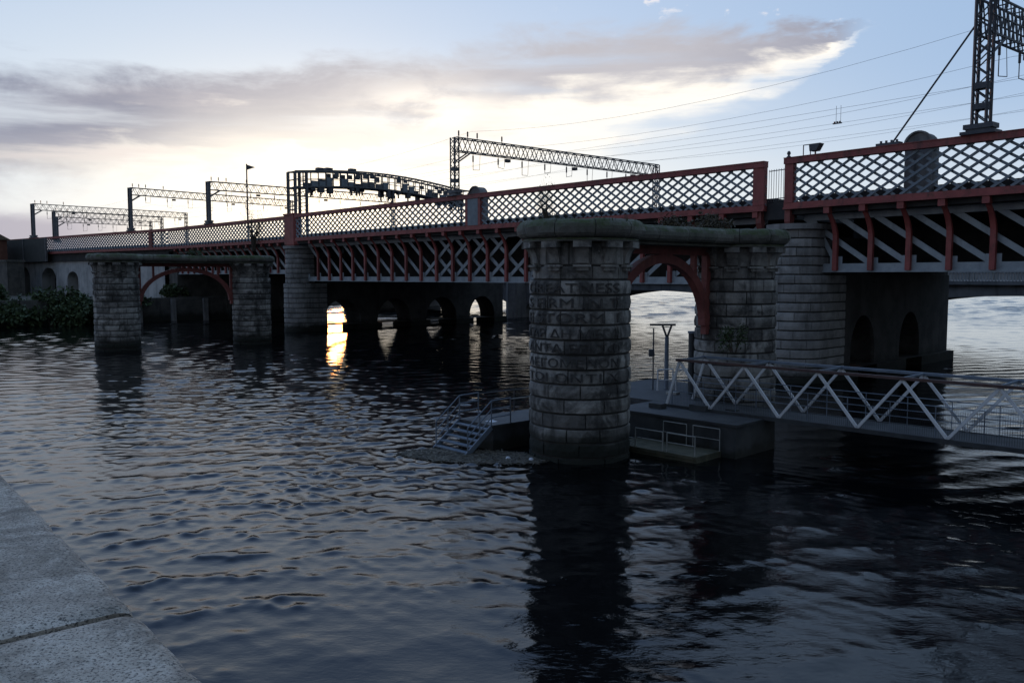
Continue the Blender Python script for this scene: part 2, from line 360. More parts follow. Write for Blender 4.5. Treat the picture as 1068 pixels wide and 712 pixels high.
# ------------------------------------------------------------------ water
def make_water():
    # rings and spokes of a tessellated sheet reaching the horizon, finest over the near river
    th = np.concatenate([np.linspace(-PI, -.75, 60, endpoint=False), np.linspace(-.75, .75, 1200, endpoint=False), np.linspace(.75, PI, 60, endpoint=False)])
    r = np.concatenate([[.5, 2, 4], np.geomspace(6, 170, 1300), np.geomspace(170.6, 460, 240), np.geomspace(480, 9000, 24)])
    R, T = np.meshgrid(r, th, indexing='ij')
    X = R * np.sin(T); Y = R * np.cos(T)
    Z = np.zeros_like(X); DX = np.zeros_like(X); DY = np.zeros_like(X)
    step = np.maximum(R * .0027, .03)
    def gn(f, seed):   # smooth pseudo noise
        q = np.random.default_rng(seed); o = 0
        for i in range(5):
            a = q.uniform(0, 2 * PI); k = f * q.uniform(.5, 1.4)
            o = o + np.sin(k * (X * math.cos(a) + Y * math.sin(a)) + q.uniform(0, 6.3))
        return o / 5
    patch = np.clip(.9 + .8 * gn(.22, 3) + .5 * gn(.5, 9), .3, 1.8)
    open_ = .27 + .70 / (1 + np.exp(-(-X + .12 * Y - 1.5) / 3.0))      # open river is choppier than the lee of the bridge
    open_ = open_ * np.clip(.62 + (R - 14) / 40, .62, 1)             # sheltered under the wall
    for i in range(80):
        lam = float(np.exp(rng.uniform(math.log(.22), math.log(2.6))))
        a = PI / 2 + .12 + rng.normal(0, .5 if lam > 1.0 else .9)
        k = 2 * PI / lam
        slope = .0085 if lam > 1.8 else .0125 if lam > 1.0 else 0.0185 if lam > .42 else .0095
        ph = k * (X * math.cos(a) + Y * math.sin(a)) + rng.uniform(0, 6.28) + 1.2 * gn(.5 / lam ** .5, 50 + i)
        fade = np.clip((lam / step - 3) / 3, 0, 1)
        Z += slope / k * np.sin(ph) * fade * (patch * open_ if lam < 1.4 else .5 + .5 * open_)
    up = np.clip((Y - 100) / 60, 0, 1)                               # rougher reach beyond the bridges
    for i in range(24):
        lam = float(np.exp(rng.uniform(math.log(2.2), math.log(8))))
        a = PI / 2 + rng.normal(0, .6); k = 2 * PI / lam
        Z += .016 / k * np.sin(k * (X * math.cos(a) + Y * math.sin(a)) + rng.uniform(0, 6.28) + 1.5 * gn(.06, 90 + i)) * up * np.clip((lam / step - 3) / 3, 0, 1)
    sh = .017 + .05 * up
    Z = sh * (np.exp(np.clip(Z / sh, -4, 1.6)) - 1)                  # peaked crests, flat troughs
    Z *= np.clip((460 - R) / 200, 0, 1)
    nr, nt_ = X.shape
    verts = np.stack([X, Y, Z], -1).reshape(-1, 3)
    i = np.arange(nr - 1)[:, None]; j = np.arange(nt_)[None, :]; j2 = (j + 1) % nt_
    F = np.stack([i * nt_ + j, i * nt_ + j2, (i + 1) * nt_ + j2, (i + 1) * nt_ + j], -1).reshape(-1, 4)[:, ::-1]
    me = bpy.data.meshes.new('water')
    me.vertices.add(len(verts)); me.vertices.foreach_set('co', verts.ravel().astype(np.float32))
    me.loops.add(F.size); me.loops.foreach_set('vertex_index', F.ravel().astype(np.int32))
    me.polygons.add(len(F)); me.polygons.foreach_set('loop_start', np.arange(0, F.size, 4, dtype=np.int32))
    me.polygons.foreach_set('loop_total', np.full(len(F), 4, np.int32))
    me.polygons.foreach_set('use_smooth', np.ones(len(F), bool))
    me.update(calc_edges=True)
    m, t_, b = newmat('river water')
    b.inputs['Base Color'].default_value = (.0015, .0022, .003, 1); b.inputs['Roughness'].default_value = .012; b.inputs['IOR'].default_value = 1.333
    g = t_.n('ShaderNodeNewGeometry')
    v = t_.mapping(g.outputs['Position'], (1.0, 1.7, 1))
    sy = t_.n('ShaderNodeSeparateXYZ'); t_.put(sy.inputs[0], g.outputs['Position'])
    far = t_.m('MULTIPLY', t_.noise(t_.mapping(g.outputs['Position'], (.22, .5, 1)), 1.0, 5, .6, .5), t_.ss(sy.outputs[1], 95, 150, 0, 60))
    h = t_.m('ADD', t_.noise(v, 5.5, 4, .55, .5), t_.m('MULTIPLY', t_.noise(v, 1.6, 4, .55, .4), 1.4))
    h = t_.m('ADD', h, far)
    bn = t_.n('ShaderNodeBump'); t_.put(bn.inputs['Height'], h); bn.inputs['Distance'].default_value = .05; bn.inputs['Strength'].default_value = .09
    t_.put(b.inputs['Normal'], bn.outputs[0])
    me.materials.append(m)
    o = bpy.data.objects.new('water', me); col.objects.link(o); structure(o)
make_water()

# ------------------------------------------------------------------ foreground coping
WD = V((-.636, .772)).normalized()
WF = Frame((-.378, 1.032), WD)                    # n > 0 is towards the river (right), n < 0 the walkway side
rw = thing('river_wall', WF(0, -.4, 0), 'speckled granite parapet wall under the viewer at the lower left corner', 'wall')
jts = [-4.2, -2.45, -1.1, .30, 3.3, 5.2, 7.1, 9.0, 11]
for a, b in zip(jts, jts[1:]):
    mb = MB(); g = .009; zt = 6.4
    L = b - a - 2 * g
    prof = [(-.85, 6.1), (-.85, zt - .02), (-.83, zt)] + [(q, zt) for q in lin(-.78, -.06, 12)] + [(-.03, zt), (-.018, zt - .002), (-.008, zt - .007), (-.002, zt - .016), (0, zt - .03), (0, 6.1)]
    ns = int(L / (.02 if a < 1 else .08)); k = len(prof); vs = []
    for i in range(ns + 1):
        x = a + g + L * i / ns
        for n, z in prof:
            q = V((x * 1.0, n, z)); e = 1 if n > -.04 and z > 6.2 else .25
            end = .006 * math.exp(-min(i, ns - i) * L / ns / .012) if z > 6.35 else 0
            chip = max(0, mnoise.noise(V((x * 9, 3.1, z * 12))) - .3) * .010 if n > -.035 and z > 6.2 else 0
            vs.append(WF(x, n + mnoise.noise(q * 14) * .0022 * e - chip, z + mnoise.noise(q * 11 + V((5, 1, 2))) * .0018 * e - end - chip * .6))
    mb.add(vs, [(i * k + j, (i + 1) * k + j, (i + 1) * k + j + 1, i * k + j + 1) for i in range(ns) for j in range(k - 1)] + [tuple(range(k)), tuple(range(ns * k + k - 1, ns * k - 1, -1))])
    mb.build('coping_slab', 'coping', rw)
    MB().box(WF, b - .0088, b + .0088, -.82, -.02, 6.101, 6.378).build('joint', 'mortar', rw)
mb = MB(); mb.box(WF, -4.2, 11, -.78, -.07, 5.0, 6.098); mb.box(WF, -4.2, 11, -.85, -.05, 4.6, 4.997); mb.box(WF, -4.2, 11, -.8, -.06, -1.5, 4.597)
mb.build('wall_face', 'quay', rw)

# ------------------------------------------------------------------ railway bridge
RA = (17.7, 56.3); RDIR = (.629, -.777)
MA = (16.85, 57.75); ME = (-26.9, 106.6)
LA = (-28.3, 109.3); LB = (-55.9, 138.9); LC = (-113.4, 187.1)
FR = Frame(RA, RDIR); FM = Frame(MA, (ME[0] - MA[0], ME[1] - MA[1])); FL = Frame(LA, (LB[0] - LA[0], LB[1] - LA[1])); FK = Frame(LB, (LC[0] - LB[0], LC[1] - LB[1]))
LM = (V(ME) - V(MA)).length; LL = (V(LB) - V(LA)).length; LK = (V(LC) - V(LB)).length; LR = 31.4
ZD, ZT = 11.25, 14.5
rb = thing('railway_bridge', (*MA, 0), 'red and grey iron railway bridge with lattice parapet on granite piers', 'bridge')

def lattice(F, s0, s1, z0, z1, n, px=1.0, pz=.62, w=.145, dp=.075):
    mb = MB(); H = z1 - z0; run = H / pz * px
    for sgn, nn in ((1, n), (-1, n + dp + .01)):
        k = -int(run / px) - 1
        while s0 + k * px < s1:
            a, b = s0 + k * px, s0 + k * px + run
            za, zb = z0, z1
            if a < s0: za = z0 + (s0 - a) / run * H; a = s0
            if b > s1: zb = z1 - (b - s1) / run * H; b = s1
            if b - a > .02:
                if sgn < 0: p, q = F(s0 + s1 - a, nn, za), F(s0 + s1 - b, nn, zb)
                else: p, q = F(a, nn, za), F(b, nn, zb)
                mb.bar(p, q, dp, w)
            k += 1
    return mb

def parapet(F, s0, s1, posts=(), px=1.0, dp=.075):
    pr = MB().box(F, s0, s1, -.16, .34, ZT - .36, ZT)
    pr.box(F, s0, s1, -.2, .38, ZT, ZT + .05)
    top = pr.build('top_rail', 'red', rb)
    lo = MB().box(F, s0, s1, -.06, .3, ZD + .1, ZD + .4); lo.box(F, s0, s1, -.16, .35, ZD - .02, ZD + .098); lo.build('bottom_rail', 'red', rb)
    cuts = [s0] + [q for p in posts for q in (p[0] - p[1] / 2, p[0] + p[1] / 2)] + [s1]
    for a, b in zip(cuts[::2], cuts[1::2]):
        lattice(F, a, b, ZD + .4, ZT - .36, .08, px, dp=dp).build('lattice_panel', 'grey', rb)
    for p, wd, mat in posts:
        MB().box(F, p - wd / 2, p + wd / 2, -.09, .32, ZD + .402, ZT - .362).build('parapet_post', mat, rb)

def girder(F, s0, s1, zb, n0=1.25, pan=2.6, mid=None, wflip=1, end=True, skip=0, steep=False, skip_end=0):
    """near truss of a span: chords, curved brackets, double intersection diagonals"""
    npan = max(2, round((s1 - s0) / pan)); L = (s1 - s0) / npan
    ch = MB().box(F, s0, s1, n0, n0 + .35, zb + .1, zb + .55); ch.box(F, s0, s1, n0 - .12, n0 + .47, zb, zb + .098); ch.box(F, s0, s1, n0, n0 + .35, ZD - .75, ZD - .35)
    root = ch.build('truss_chord', 'grey_light', rb)
    dg = MB(); za, zt = zb + .45, ZD - .55
    for i in range(npan + 1):
        x = s0 + i * L
        def ln(i0, i1, nn=n0 + .1):
            p, q = s0 + i0 * L, s0 + i1 * L
            dg.bar(F(p, nn, zt), F(q, nn, za), .06, .34)
        if mid is None: ln(i, min(i + 2, npan)) if wflip > 0 else ln(i, max(i - 2, 0))
        else:
            if i <= mid + 1 and i + 0 >= 0: ln(max(i, 0), i + 2) if i + 2 <= npan else None
            if i >= mid - 1 and i - 2 >= 0: ln(i, i - 2, n0 + .18)
    if steep: dg.bar(F(s0 + .5, n0 + .14, zt), F(s0 + L * 1.0, n0 + .14, za), .06, .3)
    for i in range(npan + 1):
        x = s0 + i * L; dg.box(F, x - .42, x + .42, n0 - .012, n0 - .002, zb + .25, zb + .9 + .1 * (i % 2))
    dg.build('diagonal_bracing', 'grey_light', root)
    for i in range(npan + 1):
        x = s0 + i * L; hw = .15
        if (mid is None and not end and i == npan) or i < skip or i > npan - skip_end: continue
        mb = MB()
        prof = [(n0 - .02, zb + .1), (n0 - .02, ZD - 2.0)]
        A, B = [], []
        for k in range(8):
            f = k / 7; e = f * f
            A.append((n0 - .02 - e * (n0 - .1), ZD - 2.0 + f * 1.75)); B.append((n0 - .24 - e * (n0 - .3), ZD - 2.0 + f * 1.75 + .0))
        A = [(n0 - .003, zb + .1)] + A; B = [(n0 - .26, zb + .1)] + B
        mb.strip([F(x - hw, n, z) for n, z in A], [F(x - hw, n, z) for n, z in B], F(hw * 2, 0, 0) - F(0, 0, 0))
        mb.box(F, x - .2, x + .2, -.1, .3, ZD - .42, ZD - .023)
        mb.build('rib', 'red', root)
    return root

# deck and inner girders
W = 33
def deck(F, s0, s1, zb, wd=W):
    MB().box(F, s0, s1, .25, wd, ZD - .34, ZD - .03).build('deck', 'near_black', rb)
    for n in (8, 16, 24, wd - 1): MB().box(F, s0 + .3, s1 - .3, n, n + .3, zb + .2, ZD - .343).build('inner_girder', 'near_black', rb)
    MB().box(F, s0, s1, wd - .3, wd, ZD - .027, ZT - .15).build('far_parapet', 'near_black', rb)
    MB().box(F, s0, s1, 1.6, wd - 3, ZD - .027, ZD + .95).build('track_bed', 'near_black', rb)
deck(FR, .2, LR, 7.15, 24); deck(FM, .2, LM, 6.3); deck(FL, .2, LL, 7.2)
girder(FR, .82, LR, 7.15, pan=2.35, end=False, skip=1, steep=True)
girder(FM, .58, LM - .9, 6.3, pan=2.66, mid=12, skip_end=1)
girder(FL, .8, LL - 1, 7.2, pan=2.3, wflip=-1, end=False)
tM = 30.7
parapet(FR, 0.1, LR, posts=[(.45, .62, 'red')])
parapet(FM, -.1, LM - .1, posts=[(.35, .85, 'red'), (tM - .95, .35, 'red'), (tM, 1.5, 'grey'), (tM + .95, .35, 'red')])
parapet(FL, .9, LL, posts=[], dp=.1)
parapet(FK, 0, LK, posts=[(5.2, 1.1, 'deep_red')], dp=.13)
# joint pilaster between the spans, fluted post with foot bracket
mb = MB().box(FL, -1.5, .9, -.28, .5, ZD - .35, ZT + .1); mb.box(FL, -1.62, 1.02, -.36, .58, ZT + .1, ZT + .3); mb.box(FL, -1.35, .75, -.2, .5, ZD - .9, ZD - .353)
mb.build('joint_pilaster', 'red', rb)
for F_, s_ in ((FR, .35), (FM, .35)):
    mb = MB()
    A = [F_(s_ - .2, n, z) for n, z in ((.0, ZD - .05), (-.02, ZD - .8), (.2, ZD - 1.3))]; B = [F_(s_ - .2, n, z) for n, z in ((.6, ZD - .05), (.5, ZD - .8), (.4, ZD - 1.3))]
    mb.strip(A, B, F_(.4, 0, 0) - F_(0, 0, 0)); mb.build('foot_bracket', 'deep_red', rb)
# gap guard railing over the pier and the end finial
gr = MB()
Fg = Frame(MA, (V(RA) - V(MA)))
Lg = (V(RA) - V(MA)).length
for i in range(9): gr.tube(Fg(Lg * i / 8, .5, ZD + .6), Fg(Lg * i / 8, .5, ZT - .5), .018, 5)
gr.tube(Fg(0, .5, ZT - .6), Fg(Lg, .5, ZT - .6), .03); gr.tube(Fg(0, .5, ZD + .8), Fg(Lg, .5, ZD + .8), .03)
gr.build('gap_railing', 'galv', rb)
MB().lathe(tuple(FR(.3, .1, 0))[:2], [(.001, ZT + .5), (.09, ZT + .45), (.13, ZT + .32), (.06, ZT + .2), (.16, ZT + .1), (.16, ZT + .05)], 10).build('finial', 'dark_galv', rb, smooth=True)
MB().box(Fg, -.3, Lg + .3, .3, 1.0, ZD - .6, ZD + .5).build('joint_bearing', 'near_black', rb)

# piers: rounded nose of granite blocks, long side walls pierced by arches
def stadium(C, ax, hw):
    C = V(C); ax = V(ax).normalized(); rt = V((ax.y, -ax.x))
    def fn(s, d):
        r = hw + d; tot = PI * hw
        if s < 0: q = C + rt * r - ax * s
        elif s > tot: q = C - rt * r + ax * (s - tot)
        else:
            a = s / hw; q = C + rt * (math.cos(a) * r) - ax * (math.sin(a) * r)
        return q
    return fn, PI * hw, rt, ax, C

def side_wall(mb, C, ax, rt, sgn, hw, a0, a1, z1, holes):
    """wall slab with arched openings, seen from both faces"""
    xs = []
    for side in (0,):
        pass
    def P(a, off, z):
        q = C + ax * a + rt * off; return V((q.x, q.y, z))
    xs = [a0]; 
    def top(x):
        for c, h, sp, rise in holes:
            if abs(x - c) < h: return sp + rise * math.sqrt(max(0, 1 - ((x - c) / h) ** 2))
        return None
    pts = []
    brk = sorted(set([a0, a1] + [c + h * math.cos(PI * k / 14) for c, h, _, _ in holes for k in range(15)]))
    for x0, x1 in zip(brk, brk[1:]):
        m = (x0 + x1) / 2; tt = top(m)
        if tt is None: lo0 = lo1 = -1.5
        else:
            e = 1e-5; lo0 = top(x0 + e) or holes[0][2]; lo1 = top(x1 - e) or holes[0][2]
        for off in (hw, -hw):
            mb.add([P(x0, off, lo0), P(x1, off, lo1), P(x1, off, z1), P(x0, off, z1)], [(0, 1, 2, 3)])
        if tt is not None: mb.add([P(x0, hw, lo0), P(x1, hw, lo1), P(x1, -hw, lo1), P(x0, -hw, lo0)], [(0, 1, 2, 3)])
        mb.add([P(x0, hw, z1), P(x1, hw, z1), P(x1, -hw, z1), P(x0, -hw, z1)], [(0, 1, 2, 3)])
    for c, h, sp, rise in holes:
        for x in (c - h, c + h): mb.add([P(x, hw, -1.5), P(x, -hw, -1.5), P(x, -hw, sp), P(x, hw, sp)], [(0, 1, 2, 3)])
    for x in (a0, a1): mb.add([P(x, hw, -1.5), P(x, -hw, -1.5), P(x, -hw, z1), P(x, hw, z1)], [(0, 1, 2, 3)])

def bridge_pier(C, ax, hw, L, zcap, holes, zl):
    stone, core = MB(), MB()
    fn, tot, rt, axv, Cv = stadium(C, ax, hw + .12)
    courses(stone, core, fn, -3.2, tot + 3.2, lin(-.8, zl, max(2, round((zl + .8) / .62))), 1.7, seg=5, bul=.015, edge=.05, g=.022, rough=.006)
    fn2, tot2, *_ = stadium(C, ax, hw - .12)
    courses(stone, core, fn2, -1.5, tot2 + 1.5, lin(zl, zcap, max(2, round((zcap - zl) / .6))), 1.7, seg=4, bul=.015, edge=.05, g=.022, rough=.006)
    p = stone.build('pier_nose', 'bridge_stone', rb)
    core.build('pier_joint', 'mortar', p)
    tp = MB(); n = 20
    for z, f in ((zcap - .002, fn2), (zl, fn)):
        lp = [f(tot * i / n if f is fn else tot2 * i / n, -.03) for i in range(n + 1)]
        if f is fn: lp = [f(-1.4, -.03)] + lp + [f(tot + 1.4, -.03)]
        tp.add([(q.x, q.y, z) for q in lp], [tuple(range(len(lp)))])
    for z0, z1, d in ((zcap, zcap + .35, .22),):
        lp = [fn2(tot2 * i / n, d) for i in range(n + 1)] + [fn2(tot2 + 1.6, d)]; lp = [fn2(-1.6, d)] + lp
        tp.prism([(q.x, q.y, z0) for q in lp], (0, 0, z1 - z0))
    tp.build('pier_cap', 'bridge_stone', p)
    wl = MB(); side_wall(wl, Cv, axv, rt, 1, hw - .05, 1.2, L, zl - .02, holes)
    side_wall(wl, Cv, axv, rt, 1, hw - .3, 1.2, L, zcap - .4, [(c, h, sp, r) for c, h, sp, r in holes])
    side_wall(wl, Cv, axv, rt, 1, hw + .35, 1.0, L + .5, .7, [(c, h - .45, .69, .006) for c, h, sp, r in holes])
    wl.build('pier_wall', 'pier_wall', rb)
bridge_pier((18.7, 56.35), (.712, .703), 1.85, 23.2, 9.9, [(6.5, 2.0, 1.6, 2.6), (15, 2.0, 1.6, 2.6)], 7.0)
bridge_pier((-26.9, 107.4), (.672, .741), 1.6, 36.2, 10.3, [(5.6, 3.0, .9, 3.0), (14.4, 3.0, .9, 3.0), (23.2, 3.0, .9, 3.0), (31.6, 2.7, .9, 3.0)], 6.0)
# abutment and whitewashed viaduct on the south bank
ab = MB().box(FL, LL - 1.5, LL + 2, 1.0, 22, -1, 10.85); ab.build('abutment', 'quay', rb)
def arcade(F, s0, s1, n, z0, z1, holes, dep=2.5):
    mb = MB(); brk = sorted(set([s0, s1] + [c + h * math.cos(PI * k / 12) for c, h, _, _ in holes for k in range(13)]))
    def top(x):
        for c, h, sp, r in holes:
            if abs(x - c) <= h + 1e-6: return sp + r * math.sqrt(max(0, 1 - ((x - c) / h) ** 2))
    for x0, x1 in zip(brk, brk[1:]):
        tt = top((x0 + x1) / 2); l0, l1 = (top(x0), top(x1)) if tt is not None else (z0, z0)
        mb.add([F(x0, n, l0), F(x1, n, l1), F(x1, n, z1), F(x0, n, z1)], [(0, 1, 2, 3)])
        if tt is not None: mb.add([F(x0, n, l0), F(x1, n, l1), F(x1, n + dep, l1), F(x0, n + dep, l0)], [(0, 1, 2, 3)])
    for c, h, sp, r in holes:
        for x in (c - h, c + h): mb.add([F(x, n, z0), F(x, n, sp), F(x, n + dep, sp), F(x, n + dep, z0)], [(0, 1, 2, 3)])
    return mb
HO = [(36.7, 2.4, 6.2, 1.6), (47.6, 3.4, 6.4, 2.2), (60, 3.1, 6.6, 2.2)]
va = arcade(FK, 2, LK - 2, .6, 3, 9.7, HO); va.build('viaduct_wall', 'viaduct', rb)
MB().box(FK, 2, LK, 3.1, 22, 3, 9.69).build('viaduct_core', 'near_black', rb)
MB().box(FK, 0, LK, .3, W, 9.72, ZD - .03).build('viaduct_deck', 'near_black', rb)
MB().box(FK, 0, LK, 1.6, W - 3, ZD - .027, ZD + .95).build('track_bed', 'near_black', rb); MB().box(FK, 0, LK, W - .3, W, ZD - .027, ZT - .15).build('far_parapet', 'near_black', rb)

# ------------------------------------------------------------------ ruined stone piers of the vanished first bridge
def text_mesh(body, size):
    cu = bpy.data.curves.new('letters', 'FONT'); cu.body = body; cu.size = size; cu.align_x = 'CENTER'; cu.extrude = .012
    o = bpy.data.objects.new('letters', cu); col.objects.link(o)
    dg = bpy.context.evaluated_depsgraph_get()
    me = bpy.data.meshes.new_from_object(o.evaluated_get(dg)); bpy.data.objects.remove(o)
    return me

def pier_column(root, c, r, zlow, ncol=11, phase=0.0, letters=False, a_face=-PI / 2):
    st, core = MB(), MB()
    fn = lambda s, d: (c[0] + (r + d) * math.cos(s / r), c[1] + (r + d) * math.sin(s / r))
    zs = [-.9, -.35, .2, .745, 1.29, 1.835, 2.38, 2.925, 3.47, 4.015, 4.56, 5.105, 5.65, 6.2, 6.76]
    courses(st, core, fn, 0, 2 * PI * r, zs, 1.45, seg=7, bul=.022, rough=.014, g=.022, edge=.035, gv=.011, dv=-.045)
    f2 = lambda s, d: (c[0] + (r - .1 + d) * math.cos(s / r), c[1] + (r - .1 + d) * math.sin(s / r))
    courses(st, core, f2, 0, 2 * PI * r, [6.76, 7.28], 1.3, seg=5, bul=.0, rough=.006, g=.012)
    courses(st, core, f2, 0, 2 * PI * r, [7.28, 8.16], .9, seg=4, bul=.0, rough=.006, g=.012)
    shaft = st.build('shaft', 'old_stone', root)
    core.build('joint_core', 'mortar', shaft)
    # console brackets under the coping
    for i in range(ncol):
        a = phase + 2 * PI * i / ncol; d = V((math.cos(a), math.sin(a))); F = Frame((c[0], c[1]), (-d.y, d.x))
        sg = 1 if F.p.dot(d) > 0 else -1
        P = lambda s, n, z: F(s, sg * n, z)
        mb = MB(); w = .24; rr = r - .1
        prof = [(rr - .05, 7.32)] + [(rr + .06 + .2 * (k / 6) ** 2.2, 7.38 + .56 * k / 6) for k in range(7)] + [(rr - .05, 7.94)]
        mb.prism([P(-w, n, z) for n, z in prof], P(w, 0, 0) - P(-w, 0, 0))
        for (s, n0, n1, z0, z1) in ((.33, rr - .05, rr + .4, 7.943, 8.16), (.33, rr - .05, rr + .17, 7.24, 7.317), (.24, rr - .05, rr + .1, 7.1, 7.237)):
            mb.hexa([P(-s, n0, z0), P(s, n0, z0), P(s, n1, z0), P(-s, n1, z0), P(-s, n0, z1), P(s, n0, z1), P(s, n1, z1), P(-s, n1, z1)])
        mb.build('bracket', 'old_stone', shaft)
    # coping: astragal and a fat rounded ring of mossy stones
    cp = MB(); ro = r + .52; n = 10
    cp.lathe(c, [(r - .2, 8.16), (r + .27, 8.165), (r + .3, 8.22), (r + .27, 8.28)], 64)
    for k in range(n):
        a0 = phase + .2 + 2 * PI * k / n + .006; a1 = phase + .2 + 2 * PI * (k + 1) / n - .006
        jit = random.uniform(-.025, .025)
        prof = [(.3, 8.28)] + [(ro - .36 + jit + .36 * math.cos(q), 8.63 + jit * .5 + .345 * math.sin(q)) for q in lin(-PI / 2, PI / 2, 9)] + [(.3, 9.0)]
        sg = 10; vs = []
        for i in range(sg + 1):
            a = a0 + (a1 - a0) * i / sg
            sh = .94 if i in (0, sg) else 1
            for (q, z) in prof:
                rr = .3 + (q - .3) * (.985 if i in (0, sg) else 1) + mnoise.noise(V((math.cos(a) * 4, math.sin(a) * 4, z * 5 + c[0]))) * .05
                zz = z + mnoise.noise(V((math.cos(a) * 5, math.sin(a) * 5, 7 + c[0]))) * .04 * (1 if z > 8.5 else 0)
                vs.append((c[0] + rr * math.cos(a), c[1] + rr * math.sin(a), zz))
        k_ = len(prof)
        cp.add(vs, [(i * k_ + j, (i + 1) * k_ + j, (i + 1) * k_ + j + 1, i * k_ + j + 1) for i in range(sg) for j in range(k_ - 1)])
        cp.add(vs[:k_], [tuple(range(k_))]); cp.add(vs[-k_:], [tuple(range(k_))[::-1]])
    cp.build('coping_ring', 'cap_stone', shaft, smooth=False)
    if letters:
        rows = ['GREATNESS', 'S FIRM IN T', 'E STORM  I', 'ΓΑΡ ΔΗ ΜΕΓΑ', 'ΑΝΤΑ ΕΠΙΣΦ', 'ΛΕΓΟΜΕΝΟΝ', 'ΤΩΙ ΟΝΤΙ Χ']
        ins = MB()
        for i, tx in enumerate(rows):
            me = text_mesh(tx, .50 if i < 3 else .44)
            zc = zs[-2 - i] + .10
            me.calc_loop_triangles()
            xs = [v.co.x for v in me.vertices]; wdt = max(xs) - min(xs); mid = (max(xs) + min(xs)) / 2
            k = 4.0 / wdt
            vs = []
            for v in me.vertices:
                a = a_face - .22 + (v.co.x - mid) * k / r
                rr = r + .048 + v.co.z
                vs.append((c[0] + rr * math.cos(a), c[1] + rr * math.sin(a), zc + v.co.y))
            ins.add(vs, [tuple(p.vertices) for p in me.polygons])
        ins.build('inscription', 'letter', shaft)
    return shaft

def iron_arch(root, F, s0, s1, n, zt, zspring, zcrown, depth=.25):
    """one spandrel frame: top beam, end posts, arch ring, spandrel struts"""
    mb = MB(); c = (s0 + s1) / 2; h = (s1 - s0) / 2
    mb.box(F, s0, s1, n, n + depth, zt - .34, zt); mb.box(F, s0, s1, n - .08, n + depth + .08, zt - .1, zt + .003)
    for x in (s0, s1 - .28): mb.box(F, x, x + .28, n + .004, n + depth - .004, zspring - .4, zt - .34)
    hi, ho = h - .42, h - .02
    K = lin(0, PI, 28)
    A = [F(c - hi * math.cos(q), n - .03, zspring + (zcrown - zspring) * math.sin(q)) for q in K]
    B = [F(c - ho * math.cos(q), n - .03, zspring + (zcrown + .38 - zspring) * math.sin(q)) for q in K]
    mb.strip(A, B, F(0, depth + .06, 0) - F(0, 0, 0))
    for f in (.16, .84):
        x = s0 + (s1 - s0) * f
        zz = zspring + (zcrown + .35 - zspring) * math.sqrt(max(0, 1 - ((x - c) / ho) ** 2))
        mb.box(F, x - .09, x + .09, n + .03, n + depth - .03, zz - .05, zt - .34)
    return mb.build('iron_arch', 'deep_red', root)

def pier_pair(name, label, f, d, sep, r, letters, sc_arch):
    root = thing(name, (*f, 0), label, 'bridge pier', 'orphaned stone pier pairs of the removed bridge')
    F = Frame(f, (d[1], -d[0]))     # F.d is across, F.p along the pair
    G = Frame(f, d)                 # G.d along the pair
    g = lambda a, n, z: G(a, n, z)
    rear = G(sep, 0, 0)
    fa = math.atan2(-f[1], -f[0])
    pier_column(root, f, r, 0, 11, fa + .03, letters, fa)
    pier_column(root, (rear.x, rear.y), r * .95, 0, 11, fa + .3)
    lk = MB(); hw = 1.25
    ns = max(3, round((sep - 2 * r) / 1.5)); L = (sep - 2 * r + 1.2) / ns
    for k in range(ns):
        a = r - .6 + k * L; jit = random.uniform(-.03, .03)
        prof = [(-hw + .1, 8.28)] + [(-hw + .34 - .34 * math.cos(q), 8.62 + jit + .33 * math.sin(q)) for q in lin(-PI / 2, PI / 2, 7)] + [(hw - .34 + .34 * math.cos(q), 8.62 + jit + .33 * math.sin(q)) for q in lin(PI / 2, -PI / 2, 7)]
        lk.prism([G(a + .012, n, z) for n, z in prof], G(L - .024, 0, 0) - G(0, 0, 0))
    lk.box(G, r - .3, sep - r + .3, -hw + .25, hw - .25, 8.17, 8.279)
    lk.build('linking_coping', 'cap_stone', root)
    iron_arch(root, G, r - .06, sep - r * .95 + .06, .12, 8.167, sc_arch[0], sc_arch[1], .3)
    return root
pier_pair('ruined_pier', 'large near pair of mossy granite piers with carved lettering, joined by a red arch', (2.62, 32.85), (.757, .653), 10.2, 1.93, True, (4.7, 7.45))
pier_pair('ruined_pier', 'distant left pair of plain granite piers linked by a wide red iron arch', (-37.2, 80.4), (.80, .60), 12.9, 2.0, False, (4.5, 7.35))

# ------------------------------------------------------------------ overhead line gantries
def lat_mast(mb, F, s, n, z0, z1, w=.7, dpt=.5, leg=.12, pitch=.75, plates=0):
    for a in (-w / 2, w / 2):
        for b in (-dpt / 2, dpt / 2): mb.bar(F(s + a, n + b, z0), F(s + a, n + b, z1), leg, leg, (0, 1, 0))
    z = z0; k = 0
    while z < z1 - pitch * .5:
        zz = min(z + pitch, z1); x0, x1 = (-w / 2, w / 2) if k % 2 else (w / 2, -w / 2)
        for b in (-dpt / 2, dpt / 2): mb.bar(F(s + x0, n + b, z), F(s + x1, n + b, zz), .03, .07)
        y0, y1 = (-dpt / 2, dpt / 2) if k % 2 else (dpt / 2, -dpt / 2)
        for a in (-w / 2, w / 2): mb.bar(F(s + a, n + y0, z), F(s + a, n + y1, zz), .03, .06)
        z = zz; k += 1
    for q in range(plates):
        zc = z0 + .9 + q * 1.1
        mb.box(F, s - w / 2, s + w / 2, n - dpt / 2 - .05, n + dpt / 2 + .05, zc - .16, zc + .16)
